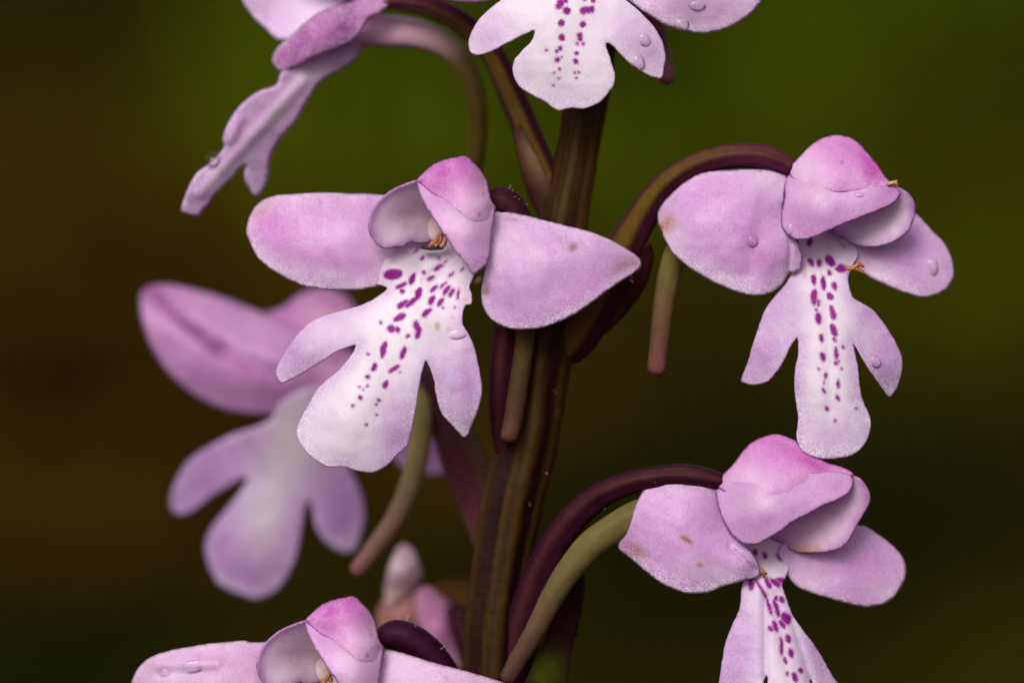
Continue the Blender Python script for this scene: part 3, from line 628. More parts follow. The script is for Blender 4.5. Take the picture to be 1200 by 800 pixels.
    ov = [(655, 420, -104, 18), (678, 388, -96, 26), (712, 330, -78, 25), (742, 272, -58, 20), (775, 222, -40, 16), (815, 194, -28, 14), (860, 183, -20, 14), (900, 186, -16, 14), (930, 200, -16, 10)]
    o = tube('ovary', f, M['stalk'], ov, ovary_col, rib=(6, 0.085), seed=5, step=3); hairs(o, ov[2:], 16, -1, 5, seed=13)
    tube('spur', f, M['spur'], [(850, 230, -34, 12), (815, 262, -48, 14), (791, 300, -58, 14), (779, 350, -62, 13), (773, 400, -64, 11), (769, 436, -64, 11), (768, 441, -64, 9)], as3(spur_olive), seed=6)
    sheet('bract', f, M['stalk'], [(660, 400), (690, 398), (718, 384), (746, 352), (762, 322), (766, 296), (758, 284), (740, 305), (715, 345), (680, 375)],
          [(660, 400, -80), (700, 385, -86), (720, 360, -88), (745, 330, -70), (764, 292, -58), (758, 328, -78), (716, 384, -96)], (58, 24, 26), [(715, 370, 34, (82, 50, 28), 0.7, 9, -45)], seed=37, thick=5)
    return f, ls, rs, lip, outer
fB, lsB, rsB, lipB, outB = flower_B()

def flower_C():
    f = flower((845, 562, -15), 'orchid flower with a brown scar on its sepal and two rows of streaks on its lip')
    rs = sheet('lateral_sepal', f, M['petal'],
        [(985, 622), (1010, 615), (1029, 625.5), (1049, 641), (1060, 656), (1062, 670), (1054, 691), (1037, 707), (1010, 710.5), (979, 703), (952, 695), (932, 685), (917, 662), (912, 641), (940, 628)],
        [(916, 650, -36), (940, 680, -34), (975, 650, -40), (1000, 690, -40), (1010, 620, -54), (1050, 645, -58), (1060, 675, -60), (1010, 709, -46)],
        (210, 158, 208), [(950, 680, 30, (226, 202, 222), 0.6, 14, 20), (1010, 655, 26, (196, 138, 200), 0.6, 14), (1035, 690, 20, (216, 180, 212), 0.5)], edge=((206, 160, 204), 6, 0.5), seed=41, step=3, thick=10)
    lip = sheet('lip', f, M['lip'],
        [(868, 634), (882, 655), (888, 672), (880, 680), (870, 683), (867, 711), (855, 738), (847, 769), (843, 800), (838, 830), (834, 856), (842, 868), (860, 864), (878, 842), (890, 815), (897, 793), (899, 800), (894, 840), (892, 880), (900, 905), (925, 915), (955, 910), (968, 888), (964, 850), (955, 815), (950, 800), (951, 797),
         (962, 815), (978, 838), (992, 848), (1000, 832), (992, 815), (979, 797), (968, 778), (956, 757), (941, 738), (930, 722), (922, 700), (918, 685), (925, 668), (930, 650), (915, 634), (890, 626)],
        [(870, 636, -40), (915, 636, -44), (895, 640, -48), (885, 670, -20), (920, 670, -30), (898, 690, -8), (870, 720, -6), (850, 780, 0), (838, 855, -12), (900, 740, 6), (920, 800, 14), (930, 910, 10), (925, 720, -8), (960, 780, -14), (992, 840, -28), (940, 850, 10)],
        (234, 228, 232), [(858, 770, 38, (200, 152, 204), 0.95, 80, 14), (965, 775, 26, (198, 150, 202), 0.95, 60, -28), (865, 700, 10, (206, 160, 206), 0.5, 26), (900, 650, 30, (206, 186, 196), 0.5, 14), (925, 890, 50, (208, 172, 210), 0.8, 40)],  # grey blob at the throat is painted shade
        edge=((198, 148, 204), 7, 0.5),
        spots=[(700 + .38735 * a[0], 490 + .38735 * a[1], 700 + .38735 * a[2], 490 + .38735 * a[3], .35 * a[4]) for a in
               [(464, 500, 466, 512, 9), (475, 402, 478, 408, 7), (504, 412, 507, 420, 6), (546, 415, 552, 426, 6), (548, 488, 590, 500, 9), (590, 500, 630, 508, 5), (530, 492, 545, 505, 9), (482, 496, 514, 545, 4.5), (514, 545, 525, 592, 5), (512, 490, 520, 510, 7), (524, 634, 527, 638, 6), (536, 618, 541, 640, 6.5), (536, 556, 548, 595, 7), (556, 546, 560, 554, 7), (566, 598, 574, 612, 13), (556, 618, 563, 630, 7), (574, 660, 577, 672, 7.5),
                (554, 668, 557, 712, 5.5), (584, 702, 587, 716, 8), (568, 726, 569, 738, 5), (595, 776, 600, 790, 7.5), (575, 768, 575, 774, 3), (612, 760, 613, 765, 6.5), (540, 542, 541, 548, 6), (604, 830, 606, 842, 6), (578, 810, 580, 820, 5), (590, 870, 592, 880, 5), (618, 880, 618, 886, 4)]],
        step=1.5, thick=6, rough=0.9, seed=42, folds=[(897, 700, 897, 792, 5, -5), (928, 726, 950, 796, 5, -4), (908, 700, 925, 800, 7, -2)])
    inner = sheet('petal', f, M['petal'],
        [(985, 556), (1006, 559), (1017.5, 573), (1020, 587), (1010, 606), (998, 629), (983, 643), (963, 647.5), (932, 647), (917, 637), (902, 628), (915, 600), (945, 575)],
        [(1006, 560, 6), (1019, 585, 2), (1005, 615, -6), (983, 641, -12), (945, 647, -24), (965, 605, -20), (925, 620, -38), (950, 585, -26), (990, 585, -4)],
        (222, 190, 216), [(955, 620, 26, (220, 196, 210), 0.6), (944, 643, 18, (206, 156, 120), 0.8, 6)], edge=((178, 104, 178), 8, 0.8), step=2.6, thick=5, seed=43)
    outer = sheet('petal', f, M['petal'],
        [(841, 566), (842, 594), (852, 618), (866, 634), (878, 637.5), (890, 636.5), (909, 626), (932, 610), (963, 593), (987, 583), (998, 573), (999, 559), (980, 552), (930, 556), (880, 562)],
        [(843, 572, -10), (843, 595, -4), (866, 632, 8), (890, 634, 20), (900, 600, 32), (880, 580, 22), (932, 608, 28), (963, 590, 24), (996, 568, 14), (950, 565, 18)],
        (212, 166, 210), [(890, 592, 40, (226, 198, 220), 0.6, 12, 0), (930, 598, 50, (202, 144, 202), 0.5, 10, -25), (985, 568, 18, (194, 116, 188), 0.6, 10), (972.5, 587.5, 2.2, (196, 110, 50), 0.9, 1.4), (957, 571, 1.8, (180, 110, 80), 0.7, 1)], edge=((196, 130, 194), 4, 0.5), step=2.6, thick=4, seed=44, wave=0.3)
    dorsal = sheet('dorsal_sepal', f, M['petal'],
        [(840, 566), (842, 561), (855, 548), (870, 529), (880, 519), (890, 513), (909, 508), (928, 514), (948, 528), (967, 541), (990, 548.5), (1000, 556), (985, 559), (971, 562), (932, 576), (894, 583), (863, 582), (846, 574)],
        [(842, 567, -8), (856, 547, -8), (890, 514, -14), (909, 509, -16), (928, 515, -12), (960, 537, 2), (998, 556, 11), (905, 545, 13), (940, 550, 16), (875, 560, 11)] + crease(outer, [(848, 574), (864, 581), (894, 582), (932, 575)]) + crease(outer, [(955, 567), (971, 561), (988, 558)], (0, 0, 2.5)),
        (212, 146, 204), [(875, 562, 26, (230, 202, 224), 0.8, 18), (955, 544, 44, (196, 70, 176), 0.85, 9, 28), (905, 520, 26, (204, 120, 194), 0.6, 14), (930, 560, 24, (220, 178, 214), 0.4, 8, -15)], edge=((204, 112, 190), 5, 0.5), step=2.6, thick=4, seed=45, wave=0.3)
    ls = sheet('lateral_sepal', f, M['petal'],
        [(770, 563.5), (793, 566.5), (816, 567.5), (838, 568), (852, 574), (857, 596), (866, 622), (876, 640), (886, 654), (891, 666), (888, 675), (870, 680.5), (847, 687.5), (824, 695), (804, 694.5), (777, 684.5), (754, 667), (733, 650), (724, 640), (728, 622), (740, 602), (749, 583), (758, 570)],
        [(772, 566, -14), (836, 572, -14), (852, 580, -22), (838, 600, -6), (857, 600, -20), (866, 622, -12), (727, 638, -20), (750, 640, -4), (800, 620, 14), (800, 690, 6), (850, 650, 10), (875, 660, 8), (888, 668, -6), (847, 685, 4), (755, 590, -8), (800, 580, 0)],
        (208, 156, 208), [(800, 580, 40, (214, 180, 216), 0.5, 14), (830, 670, 50, FROST, 0.5, 14, 20), (735, 642, 16, (168, 92, 150), 0.75, 12, 40), (748, 646, 13, (160, 112, 112), 0.85, 8, 40), (804.5, 632, 9, (150, 104, 64), 0.95, 3.2, 32, 5), (802, 630, 5, (120, 80, 50), 0.6, 1, 32, 4), (820, 661, 4, (190, 116, 60), 0.9, 3, 0, 4), (832, 626, 4, (206, 166, 160), 0.6), (845, 590, 12, (186, 130, 190), 0.6, 30)],
        edge=(FROST, 4, 0.4), seed=46, step=2.8, thick=6, folds=[(862, 640, 889, 664, 3, 3), (855, 640, 884, 668, 3, -3)])
    strands('anther', f, M['anther'], [[(890, 664, -10, 1.6), (894, 670, -8, 2.6), (899, 672, -9, 1.4)], [(893, 667, -9, 1.6), (896, 676, -8, 1.2)]])
    ov = [(596, 810, -104, 20), (612, 740, -88, 22), (630, 680, -70, 19), (655, 630, -52, 17), (690, 590, -38, 16), (730, 568, -26, 14), (775, 558, -18, 13), (815, 558, -14, 13), (850, 565, -14, 9)]
    o = tube('ovary', f, M['stalk'], ov, ovary_dark, rib=(6, 0.085), seed=7, step=3); hairs(o, ov[1:], 16, -1, 5.5, seed=14)
    tube('spur', f, M['spur'], [(800, 590, -40, 15), (755, 600, -30, 17), (720, 619, -26, 17.5), (690, 641, -28, 17), (664, 672, -32, 15), (644, 705, -36, 13.5), (626, 740, -40, 12), (608, 770, -44, 11), (596, 792, -46, 10), (590, 800, -46, 9)], as3(spur_green), seed=8)
    sheet('bract', f, M['stalk'], [(606, 830), (628, 770), (650, 715), (676, 664), (684, 672), (684, 700), (676, 740), (668, 770), (660, 830), (640, 870)],
          [(610, 830, -90), (640, 760, -70), (660, 710, -66), (680, 670, -60), (680, 720, -84), (664, 800, -100), (640, 800, -78)], (40, 16, 18), [(638, 790, 24, (72, 84, 12), 0.8, 26), (675, 700, 14, (34, 14, 18), 0.5, 30)], seed=47, thick=5)
    return f, ls
fC, lsC = flower_C()

def flower_D():
    f = flower((690, -90, -70), 'orchid flower with a wide fan-shaped lip and water beads, uppermost on the stem')
    lip = sheet('lip', f, M['lip'],
        [(587, 0), (568, 16), (555, 32), (549.5, 47), (551, 60), (560, 64), (580, 58.5), (600, 48), (615, 40), (626, 36.5), (622, 49), (611, 60), (603, 73), (601, 86), (608, 101), (622, 111), (638, 119), (653, 130), (669, 127), (687, 127), (704, 119), (717, 104), (721, 92), (718, 76), (712, 60), (710.5, 51), (717, 53), (733, 70), (752, 85), (774, 92.5), (778.5, 79), (780, 63), (775, 47), (763, 28), (748, 13), (733, 0), (712, -25), (700, -50), (690, -75), (665, -85), (640, -80), (622, -50), (606, -20)],
        [(640, -78, -46), (690, -72, -46), (625, -40, -22), (700, -40, -22), (665, -40, -18), (665, 0, 2), (600, 20, 4), (555, 55, -10), (660, 60, 12), (605, 85, 8), (655, 126, 2), (715, 95, 6), (740, 40, 4), (775, 85, -10), (690, 30, 6)],
        (236, 228, 234), [(570, 40, 30, (214, 178, 216), 0.85), (760, 60, 36, (214, 176, 216), 0.85), (735, 30, 24, (216, 182, 218), 0.6), (655, 118, 70, (220, 194, 220), 0.6, 18), (610, 90, 16, (218, 190, 220), 0.5)], edge=((214, 180, 216), 8, 0.3),
        spots=[(530 + .3167 * a[0], .3167 * a[1], .3167 * a[2]) for a in [(402, 10, 12), (395, 24, 12), (423, 42, 13), (403, 88, 11), (404, 140, 11), (400, 181, 7), (388, 190, 5), (390, 222, 8), (398, 257, 5), (377, 270, 3), (395, 290, 3), (485, 42, 12), (500, 40, 12), (515, 37, 11), (522, 4, 8), (490, -2, 7), (484, 92, 11), (473, 133, 9), (473, 146, 8), (462, 163, 4.5), (484, 165, 5), (461, 198, 7), (457, 227, 8), (452, 268, 3.5), (467, 267, 3.5), (459, 287, 3.5), (348, 187, 3.5), (406, 212, 2.5), (375, 315, 2.5), (420, 0, 9), (440, -40, 12), (500, -45, 12)]],
        step=1.5, thick=6, rough=0.9, seed=51)
    rs = sheet('lateral_sepal', f, M['petal'], [(722, -12), (736, 0), (758, 16), (783, 31), (809, 38), (834, 38), (859, 30), (878, 17), (891, 3), (896, -14), (884, -40), (850, -62), (800, -72), (750, -66), (715, -50)],
        [(725, -20, -26), (760, 10, -12), (810, 34, -20), (840, 0, -6), (890, 0, -26), (800, -20, -2), (860, -55, -30), (760, -60, -36)],
        (224, 188, 222), [(800, 30, 60, FROST, 0.5, 12), (820, 0, 40, (216, 172, 214), 0.5)], edge=((208, 160, 208), 5, 0.5), seed=52, thick=9)
    sheet('lateral_sepal', f, M['petal'], [(630, -30), (606, -12), (581, -1), (550, 3.5), (520, -2), (490, -18), (474, -40), (484, -62), (520, -76), (570, -80), (620, -74)],
        [(620, -40, -34), (580, -5, -24), (550, 2, -26), (540, -40, -14), (480, -45, -36), (560, -78, -44)], PINK, [], edge=(FROST, 5, 0.4), seed=53, thick=9, step=4)
    hood_A(f, (140, -358, 0))
    blob('column', f, M['column'], (644, -92, -47), (17, 19, 7), 3, 0.06)
    tube('ovary', f, M['stalk'], [(706, -20, -104, 14), (722, -70, -84, 15), (726, -120, -62, 14), (712, -140, -48, 12), (700, -136, -42, 8)], ovary_dark, rib=(3, 0.07), seed=9)
    tube('spur', f, M['spur'], [(700, -110, -64, 12), (735, -70, -80, 12), (758, -10, -92, 12), (772, 50, -96, 11), (782, 92, -96, 10), (784, 100, -96, 8)], lambda u, th, V: grad((0, (120, 90, 60)), (1, (92, 52, 62)))(u), seed=10)
    return f, lip, rs
fD, lipD, rsD = flower_D()

def flower_E():
    f = flower((445, 0, -120), 'orchid flower in profile with its lip hanging outwards, on an arching dark stalk')
    sheet('lateral_sepal', f, M['petal'], [(284, 0), (294, 17), (312, 35), (326, 47), (345, 46), (365, 34), (400, 10), (420, -20), (400, -50), (340, -60), (290, -40), (278, -18)],
        [(290, 0, -150), (320, 38, -150), (350, -10, -170), (400, 0, -150), (340, 40, -146), (300, -40, -160), (400, -45, -170)], (232, 208, 232), [(320, 30, 26, (206, 156, 212), 0.7), (290, 8, 20, (206, 150, 210), 0.6)], edge=((206, 156, 210), 8, 0.4), seed=61, step=4)
    lip = sheet('lip', f, M['petal'],
        [(405, 40), (424, 58), (406, 78), (376, 95), (361, 116), (347, 140), (330, 161), (318, 182), (314, 206), (308, 224), (301, 231), (293, 222), (286, 206), (287, 193), (270, 210), (252, 228), (239, 245), (231, 254), (217, 250), (212, 245), (219, 224), (231, 203), (249, 189), (263, 172), (261, 164), (266, 147), (280, 126), (301, 108), (324, 100), (331, 84), (364, 60)],
        [(410, 50, -150), (364, 80, -140), (320, 120, -122), (280, 130, -112), (270, 150, -106), (290, 160, -120), (250, 200, -112), (218, 247, -108), (320, 165, -140), (302, 226, -150), (350, 120, -140)],
        (212, 170, 210), [(370, 85, 26, (214, 190, 210), 0.7), (325, 132, 60, (214, 202, 208), 0.9, 8, -52), (268, 196, 46, (208, 190, 204), 0.85, 8, -45), (300, 215, 20, (190, 140, 196), 0.6), (228, 240, 20, (192, 140, 196), 0.6)], edge=((196, 146, 200), 6, 0.5), seed=62, step=3.5, folds=[(355, 95, 235, 225, 7, 5), (280, 140, 270, 165, 5, 4)])
    sheet('lateral_sepal', f, M['petal'],
        [(319, 74), (322, 60), (340, 42), (361, 24), (385, 9), (417, 1), (440, -8), (460, -12), (456, 6), (445, 16), (431, 24), (417, 45), (396, 57), (368, 67), (347, 78), (330, 84)],
        [(322, 72, -124), (340, 46, -118), (370, 50, -106), (385, 12, -116), (410, 30, -106), (445, 0, -112), (395, 55, -116), (345, 76, -122)], (172, 80, 164), [(404, 28, 12, (128, 22, 122), 0.85, 34, 14), (350, 60, 30, (192, 126, 190), 0.5, 8, -25), (385, 48, 36, (206, 150, 200), 0.4, 6, -25), (440, 8, 16, (206, 160, 206), 0.5)], edge=((206, 166, 190), 3.5, 0.6), seed=63, step=3.5)
    sheet('dorsal_sepal', f, M['petal'], [(420, 6), (450, -8), (462, -40), (440, -72), (395, -80), (350, -62), (330, -40), (370, -20)],
        [(425, 0, -122), (455, -20, -124), (400, -60, -110), (345, -50, -124), (380, -25, -112)], (208, 140, 202), [], edge=((200, 110, 190), 5, 0.5), seed=64, step=4)
    ov = [(652, 240, -104, 13), (640, 205, -112, 15), (622, 165, -118, 16), (602, 118, -122, 15), (578, 66, -126, 14), (545, 30, -128, 14), (505, 8, -126, 13), (465, 0, -122, 12), (440, 4, -120, 9)]
    tube('ovary', f, M['stalk'], ov, ovary_col, rib=(6, 0.085), seed=11)
    tube('spur', f, M['spur'], [(392, 50, -172, 14), (420, 38, -168, 18), (455, 37, -166, 19), (495, 42, -164, 16.5), (530, 60, -162, 14), (552, 95, -170, 12), (560, 140, -180, 11), (556, 190, -186, 10), (546, 225, -188, 9)], as3(spur_pink), seed=12)
    sheet('bract', f, M['stalk'], [(640, 262), (624, 240), (612, 205), (602, 165), (596, 130), (606, 140), (622, 170), (640, 205), (652, 235)],
          [(640, 258, -96), (615, 205, -102), (600, 145, -114), (622, 190, -92), (645, 225, -90)], (48, 20, 20), [(626, 190, 11, (104, 82, 56), 0.9, 30, -24), (605, 175, 8, (70, 40, 16), 0.6, 30, -20)], seed=65, thick=5)
flower_E()

def flower_F():
    f = flower((500, 440, -240), 'orchid flower behind the others with a large hooded sepal and an unspotted lip')  # its shade behind the others is put into duller petal and lip colours
    sheet('lateral_sepal', f, M['petal'], [(500, 480), (514, 486), (528, 520), (531, 548), (520, 556), (496, 556), (470, 548), (455, 520), (470, 490)], [(500, 485, -300), (528, 545, -320), (470, 545, -310), (460, 520, -300)], (190, 130, 190), [], seed=75, step=5, shift=(0, 0, -70))
    sheet('dorsal_sepal', f, M['petal'], [(300, 372), (330, 360), (355, 342), (380, 337), (405, 345), (420, 365), (440, 400), (430, 430), (380, 430), (330, 410)],
        [(310, 372, -330), (380, 340, -330), (420, 370, -330), (380, 390, -300), (430, 420, -310)], (192, 124, 182), [(385, 372, 26, (220, 180, 190), 0.7, 14)], seed=71, step=5, shift=(0, 0, -70), dome=(10, 12))
    sheet('petal', f, M['petal'],
        [(165, 346), (172, 337), (185, 333.5), (210, 335), (250, 345), (295, 362), (340, 380), (390, 402), (430, 420), (430, 450), (400, 466), (365, 477), (335, 483), (300, 485), (270, 482), (245, 473), (210, 450), (182, 416), (167, 376)],
        [(168, 350, -300), (210, 337, -318), (295, 363, -324), (200, 380, -276), (260, 400, -272), (330, 420, -268), (180, 412, -288), (245, 472, -292), (340, 481, -292), (420, 440, -290), (280, 450, -272), (390, 405, -310)],
        (200, 146, 194), [(185, 345, 26, (140, 46, 122), 0.95, 11, 40), (230, 388, 44, (138, 46, 122), 0.9, 9, 40), (290, 432, 50, (166, 86, 160), 0.7, 10, 20), (290, 385, 50, (212, 166, 206), 0.5, 16, 20), (250, 455, 70, (176, 116, 172), 0.6, 16, 20), (350, 460, 50, (164, 106, 164), 0.5, 16)], edge=((196, 134, 192), 8, 0.4), seed=72, step=4, shift=(0, 0, -70), thick=12, folds=[(178, 345, 260, 410, 9, -12), (260, 410, 330, 440, 9, -8)])
    sheet('lip', f, M['petal'],
        [(330, 470), (318, 490), (300, 500), (275, 508), (250, 520), (225, 536), (212, 552), (201, 578), (201, 598), (212, 604), (226, 600), (245, 585), (262, 574), (282, 562), (290, 562), (278, 580), (262, 600), (246, 622), (240, 642), (245, 665), (254, 682), (268, 692), (282, 697), (298, 703), (314, 699), (330, 688), (342, 668), (350, 645), (355, 615), (360, 590), (364, 588), (368, 606), (374, 624), (388, 640), (404, 648), (416, 644), (424, 625), (428, 600), (422, 572), (410, 548), (398, 520), (392, 490), (390, 460), (360, 455)],
        [(340, 470, -268), (385, 462, -262), (360, 500, -276), (330, 540, -286), (220, 560, -300), (205, 598, -316), (300, 620, -276), (300, 700, -292), (250, 650, -290), (350, 640, -286), (400, 560, -298), (415, 640, -316)],
        (184, 148, 186), [(345, 510, 34, (204, 196, 192), 0.9, 60, 10), (320, 590, 26, (196, 186, 188), 0.85, 60, 14), (235, 560, 50, (172, 122, 180), 0.98, 50), (405, 605, 30, (172, 120, 180), 0.95, 60), (290, 680, 60, (166, 112, 176), 0.9, 34), (252, 630, 26, (166, 112, 176), 0.8, 46), (352, 630, 20, (166, 112, 176), 0.8, 56), (300, 610, 22, (196, 186, 188), 0.4, 50)], edge=((182, 130, 190), 12, 0.6), seed=73, step=4, shift=(0, 0, -70), thick=10)
    ov = [(588, 680, -110, 17), (572, 620, -150, 24), (548, 560, -200, 26), (525, 500, -230, 22), (500, 450, -250, 18), (470, 410, -305, 15), (430, 400, -350, 12), (400, 400, -378, 9)]
    tube('ovary', f, M['stalk'], ov, lambda u, th, V: lin((84, 52, 40)) * (1 - sstep(0.3, 0.7, 0.5 + 0.5 * np.cos(3 * th))[:, None]) + lin((70, 28, 40)) * sstep(0.3, 0.7, 0.5 + 0.5 * np.cos(3 * th))[:, None], rib=(3, 0.08), seed=13)
    tube('spur', f, M['spur'], [(440, 420, -345, 13), (475, 435, -290, 13), (492, 475, -220, 12.5), (491, 520, -210, 13), (480, 570, -206, 13), (460, 612, -204, 12), (436, 645, -204, 11), (418, 668, -204, 9.5), (413, 673, -204, 8)], as3(grad((0, (134, 126, 74)), (0.55, (138, 128, 80)), (0.8, (126, 96, 80)), (1, (108, 66, 68)))), seed=14)
flower_F()

def flower_G():
    f = flower((460, 770, -50), 'orchid flower with drenched sepals, lowest on the stem with a hooded top')
    sh = (-131, 515.5, 0)
    ls = sheet('lateral_sepal', f, M['petal'],
        [(350, 756), (328, 752), (294, 752), (286, 750), (244, 754), (202, 761), (178, 769), (161, 784), (154.5, 800), (158, 818), (175, 836), (210, 853), (260, 862), (310, 855), (345, 835), (365, 805), (362, 775)],
        [(158, 800, -40), (200, 765, -36), (240, 800, -8), (300, 756, -34), (300, 810, -10), (250, 860, -34), (355, 800, -42), (350, 760, -44)],
        (214, 170, 210), [(210, 790, 30, (228, 206, 226), 0.6, 14), (250, 758, 50, (216, 176, 212), 0.4, 6), (175, 780, 10, (196, 160, 160), 0.4)], edge=((224, 196, 218), 5, 0.5), seed=81, folds=[(185, 778, 255, 776, 6, 3), (190, 790, 250, 788, 6, -3)])
    rs = sheet('lateral_sepal', f, M['petal'],
        [(449, 765), (453, 760), (470, 764), (486, 769), (523, 780), (557, 788.5), (580, 796), (603, 805), (618, 816), (612, 830), (585, 850), (545, 875), (500, 888), (462, 880), (440, 860), (440, 820)],
        [(452, 763, -30), (486, 772, -18), (557, 792, -8), (616, 816, -14), (540, 830, 6), (480, 830, 4), (445, 850, -14), (510, 885, -10)],
        (214, 174, 212), [(470, 785, 26, (226, 200, 220), 0.6), (540, 800, 40, (212, 168, 212), 0.4)], edge=((190, 130, 100), 1.6, 0.7), seed=82)
    hood_A(f, sh)
    sheet('lip', f, M['lip'], A_LIP, A_LIPD, WHITE, [(345, 418, 46, (206, 166, 210), 0.85, 40), (548, 450, 40, (206, 166, 210), 0.85, 60), (400, 545, 90, (212, 178, 214), 0.6, 26)], edge=((206, 166, 208), 9, 0.35),
          spots=[(455, 322, 466, 321.5, 5.6), (481, 331, 485, 324, 3.2), (491, 341, 477, 359, 3), (465, 374, 472, 370, 3.3), (458, 385, 4.2), (451, 403, 448, 416, 3.1), (474, 409, 471, 417, 2.9), (488, 379, 489, 394, 3.2), (505, 354, 507, 350, 2.9)], step=3.5, thick=9, seed=83, shift=sh)
    blob('column', f, M['column'], (373, 781, -47), (17, 19, 7), 3, 0.06)
    strands('anther', f, M['anther'], [[(389, 786, -16, 1.5), (383, 795, -18, 2.6), (377, 802, -19, 3.0)], [(387, 791, -18, 2.0), (388, 799, -18, 3.2)]])
    ov = [(570, 900, -96, 20), (540, 830, -66, 20), (512, 780, -52, 20), (488, 755, -42, 20), (462, 744, -40, 19), (444, 752, -42, 12)]
    o = tube('ovary', f, M['stalk'], ov, lambda u, th, V: np.tile(lin((44, 10, 30)), (len(u), 1)) * (0.8 + 0.4 * (0.5 + 0.5 * np.cos(3 * th)))[:, None], rib=(3, 0.07), seed=15); hairs(o, ov[2:], 10, -1, 4, seed=16)
    return f, ls
fG, lsG = flower_G()

def flower_H():
    f = flower((545, 700, -300), 'withering pink orchid flower with browned edges tucked behind the stem')
    sheet('lateral_sepal', f, M['petal'], [(451, 688), (455, 664), (463, 646), (472, 637), (484, 643), (491, 660), (494, 676), (482, 692), (466, 706), (452, 712)],
          [(455, 690, -340), (472, 638, -345), (475, 670, -320), (490, 675, -345), (460, 708, -340)], (226, 196, 206), [(462, 700, 20, (176, 120, 90), 0.7), (470, 640, 12, (206, 130, 150), 0.5)], seed=91, step=4, thick=10)
    sheet('petal', f, M['petal'], [(486, 700), (492, 688), (506, 688), (523, 701), (538, 720), (549, 742), (550, 770), (546, 784), (530, 780), (505, 752), (488, 728)],
          [(490, 695, -325), (520, 705, -325), (548, 750, -335), (515, 730, -300), (535, 778, -325), (490, 725, -320)], (206, 134, 182), [(540, 770, 20, (214, 180, 190), 0.7), (520, 700, 18, (204, 150, 170), 0.5)], edge=((216, 170, 180), 6, 0.4), seed=92, step=4, thick=10, label='deep pink folded petal')
    sheet('withered_petal', f, M['stalk'], [(440, 722), (448, 704), (466, 694), (486, 692), (500, 700), (500, 722), (486, 745), (462, 752), (444, 742)], [(445, 725, -352), (470, 700, -350), (498, 710, -345), (470, 725, -335), (470, 748, -350)], (138, 94, 82), [(470, 716, 16, (166, 116, 110), 0.6)], seed=93, step=4)
    sheet('withered_petal', f, M['stalk'], [(508, 690), (520, 680), (540, 678), (562, 684), (570, 700), (552, 712), (530, 704)], [(510, 690, -330), (540, 682, -330), (565, 700, -320), (535, 698, -318)], (74, 46, 12), [], seed=94, step=4)
    tube('ovary', f, M['stalk'], [(584, 880, -120, 16), (572, 830, -170, 18), (560, 780, -230, 18), (545, 740, -290, 16), (525, 715, -330, 10)], ovary_dark, rib=(3, 0.07), seed=17)
flower_H()

# unopened buds above and the leaves at the foot of the stem
def bud(x, y, d, sx, tx, ty, td):
    f = empty('bud', W(x, y, d), plant)
    tube('ovary', f, M['stalk'], [(x, y, -100, 9), ((x + tx) / 2 + sx * 6, (y + ty) / 2 - 10, (d + td) / 2, 10), (tx, ty, td, 8)], ovary_dark, rib=(3, 0.07), seed=int(abs(y)))
    blob('closed_petals', f, M['petal_bud'], (tx + sx * 8, ty + 4, td), (22, 17, 18), int(abs(y)), 0.1)
b = plain('petal_bud', (0.52, 0.20, 0.47), 0.45); b.inputs['Subsurface Weight'].default_value = 0.3; b.inputs['Subsurface Scale'].default_value = 0.0003
for (x, y, sx, tx, ty, td) in ((718, -210, -1, 640, -320, -120), (722, -270, 1, 800, -370, -90), (730, -400, -1, 680, -470, -60), (736, -500, 1, 778, -560, -130), (742, -610, -1, 730, -650, -100)):
    bud(x, y, -100, sx, tx, ty, td)
def basal_leaf(a, L_, wd):
    n, m_ = 24, 9; V = []
    for q in range(n):
        t = q / (n - 1); wv = wd * math.sin(math.pi * min(1, 0.08 + 0.92 * t)) ** 0.7 * (1 - 0.25 * t)
        r_ = 0.002 + L_ * t; z = 0.012 + 0.05 * math.sin(math.pi * t * 0.8) - 0.02 * t
        for s in range(m_):
            v_ = s / (m_ - 1) * 2 - 1
            V.append((base_w[0] + math.cos(a) * r_ - math.sin(a) * v_ * wv, base_w[1] + math.sin(a) * r_ + math.cos(a) * v_ * wv, z + 0.012 * v_ * v_))
    F = [[q * m_ + s, q * m_ + s + 1, (q + 1) * m_ + s + 1, (q + 1) * m_ + s] for q in range(n - 1) for s in range(m_ - 1)]
    o = mesh_obj('basal_leaf', np.array(V), F, M['leaf'], plant); s = o.modifiers.new('thickness', 'SOLIDIFY'); s.thickness = 0.0007
for a, L_, wd in ((0.4, 0.10, 0.018), (2.3, 0.12, 0.020), (3.9, 0.09, 0.017), (5.4, 0.08, 0.016)): basal_leaf(a, L_, wd)

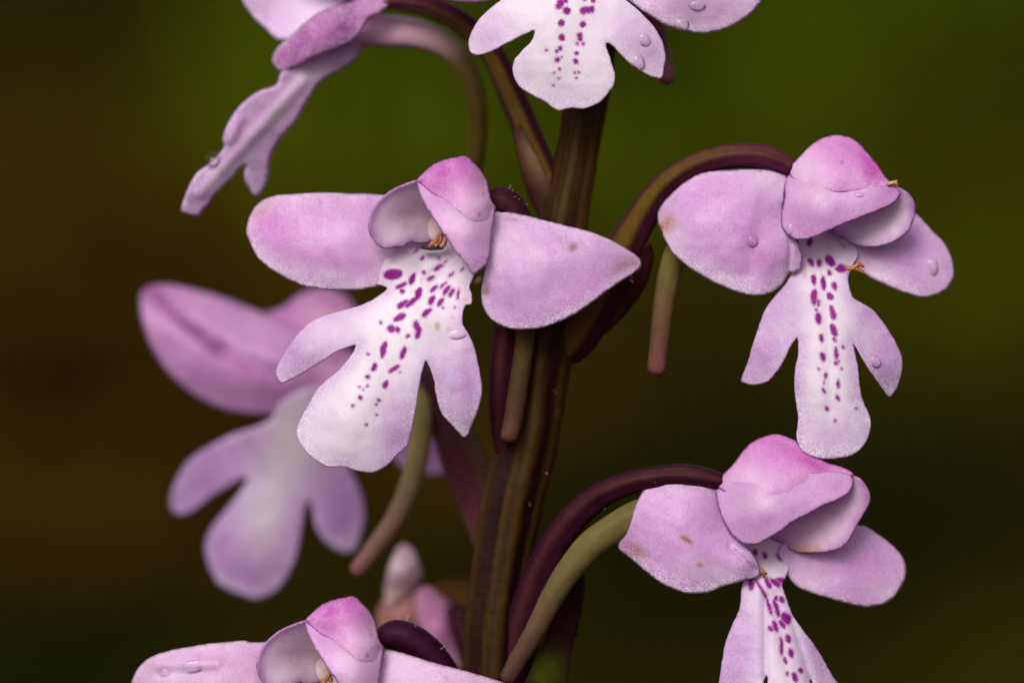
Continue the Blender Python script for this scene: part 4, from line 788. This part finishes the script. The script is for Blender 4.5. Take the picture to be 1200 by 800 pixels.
# ------------------------------------------------------------------ water beads on the petals
def droplet(x, y, rx, ry, h, d, label):
    n, m_ = 12, 28; V = []
    th = np.linspace(0.02, math.pi, n); ph = np.arange(m_) / m_ * 2 * math.pi
    T, Pp = np.meshgrid(th, ph, indexing='ij'); c = np.cos(T); hh = np.where(c > 0, h * c, 1.5 * c)
    q = 1 + 0.05 * np.sin(2 * Pp + x)
    X = x + rx * q * np.sin(T) * np.cos(Pp); Y = y + ry * q * np.sin(T) * np.sin(Pp); D = d + hh
    i = np.arange(n - 1)[:, None] * m_; j = np.arange(m_)[None]; jn = (j + 1) % m_
    F = np.stack([i + j, i + jn, i + m_ + jn, i + m_ + j], -1).reshape(-1, 4)
    o = mesh_obj('water_droplet', W(X.ravel(), Y.ravel(), D.ravel()), F, M['water'], None, loc=tuple(float(v) for v in W(x, y, d)))
    return tag(o, label, 'droplet', 'water droplets on the petals')
for (x, y, rx, ry, h, o, lb) in [
    (817, 6, 10.5, 6, 5, rsD, 'flat water droplet at the middle of the uppermost flower\'s broad sepal'),
    (798.5, 28, 9, 8, 6, rsD, 'round water droplet near the rim of the uppermost flower\'s sepal'),
    (747, 73, 9, 9.5, 6, lipD, 'round water droplet on the side lobe of the fan-shaped lip'),
    (754, 47, 8, 8, 4, lipD, 'thin water droplet higher up on the side lobe of the fan-shaped lip'),
    (536, 392, 11, 7, 4, lipA, 'low water droplet at the root of a lobe on the broadly spotted lip'),
    (881, 283, 7, 8, 4, lsB, 'small water droplet in the middle of the broad sepal on the arching stalk'),
    (1092, 314, 8, 11, 4, rsB, 'wet bead on the far sepal of the long-lipped flower'),
    (1025, 424, 7.5, 8, 5, lipB, 'water droplet on the side lobe of the long straight lip'),
    (928, 269, 7, 8, 4, outB, 'water droplet on the hood of the long-lipped flower'),
    (1007, 229, 6, 3, 3, outB, 'tiny water droplet on the hood crease of the long-lipped flower'),
    (196, 788, 9, 5, 3, lsG, 'thin water droplet on the lowest flower\'s sepal'),
    (230, 780, 16, 7, 4, lsG, 'wide water film droplet on the lowest flower\'s sepal')]:
    droplet(x, y, rx, ry, h * 0.65, depth_at(o, x, y) - 0.6, lb)
droplet(249, 188, 10, 9, 9, -112, 'water droplet hanging on the edge of the profile flower\'s lip')
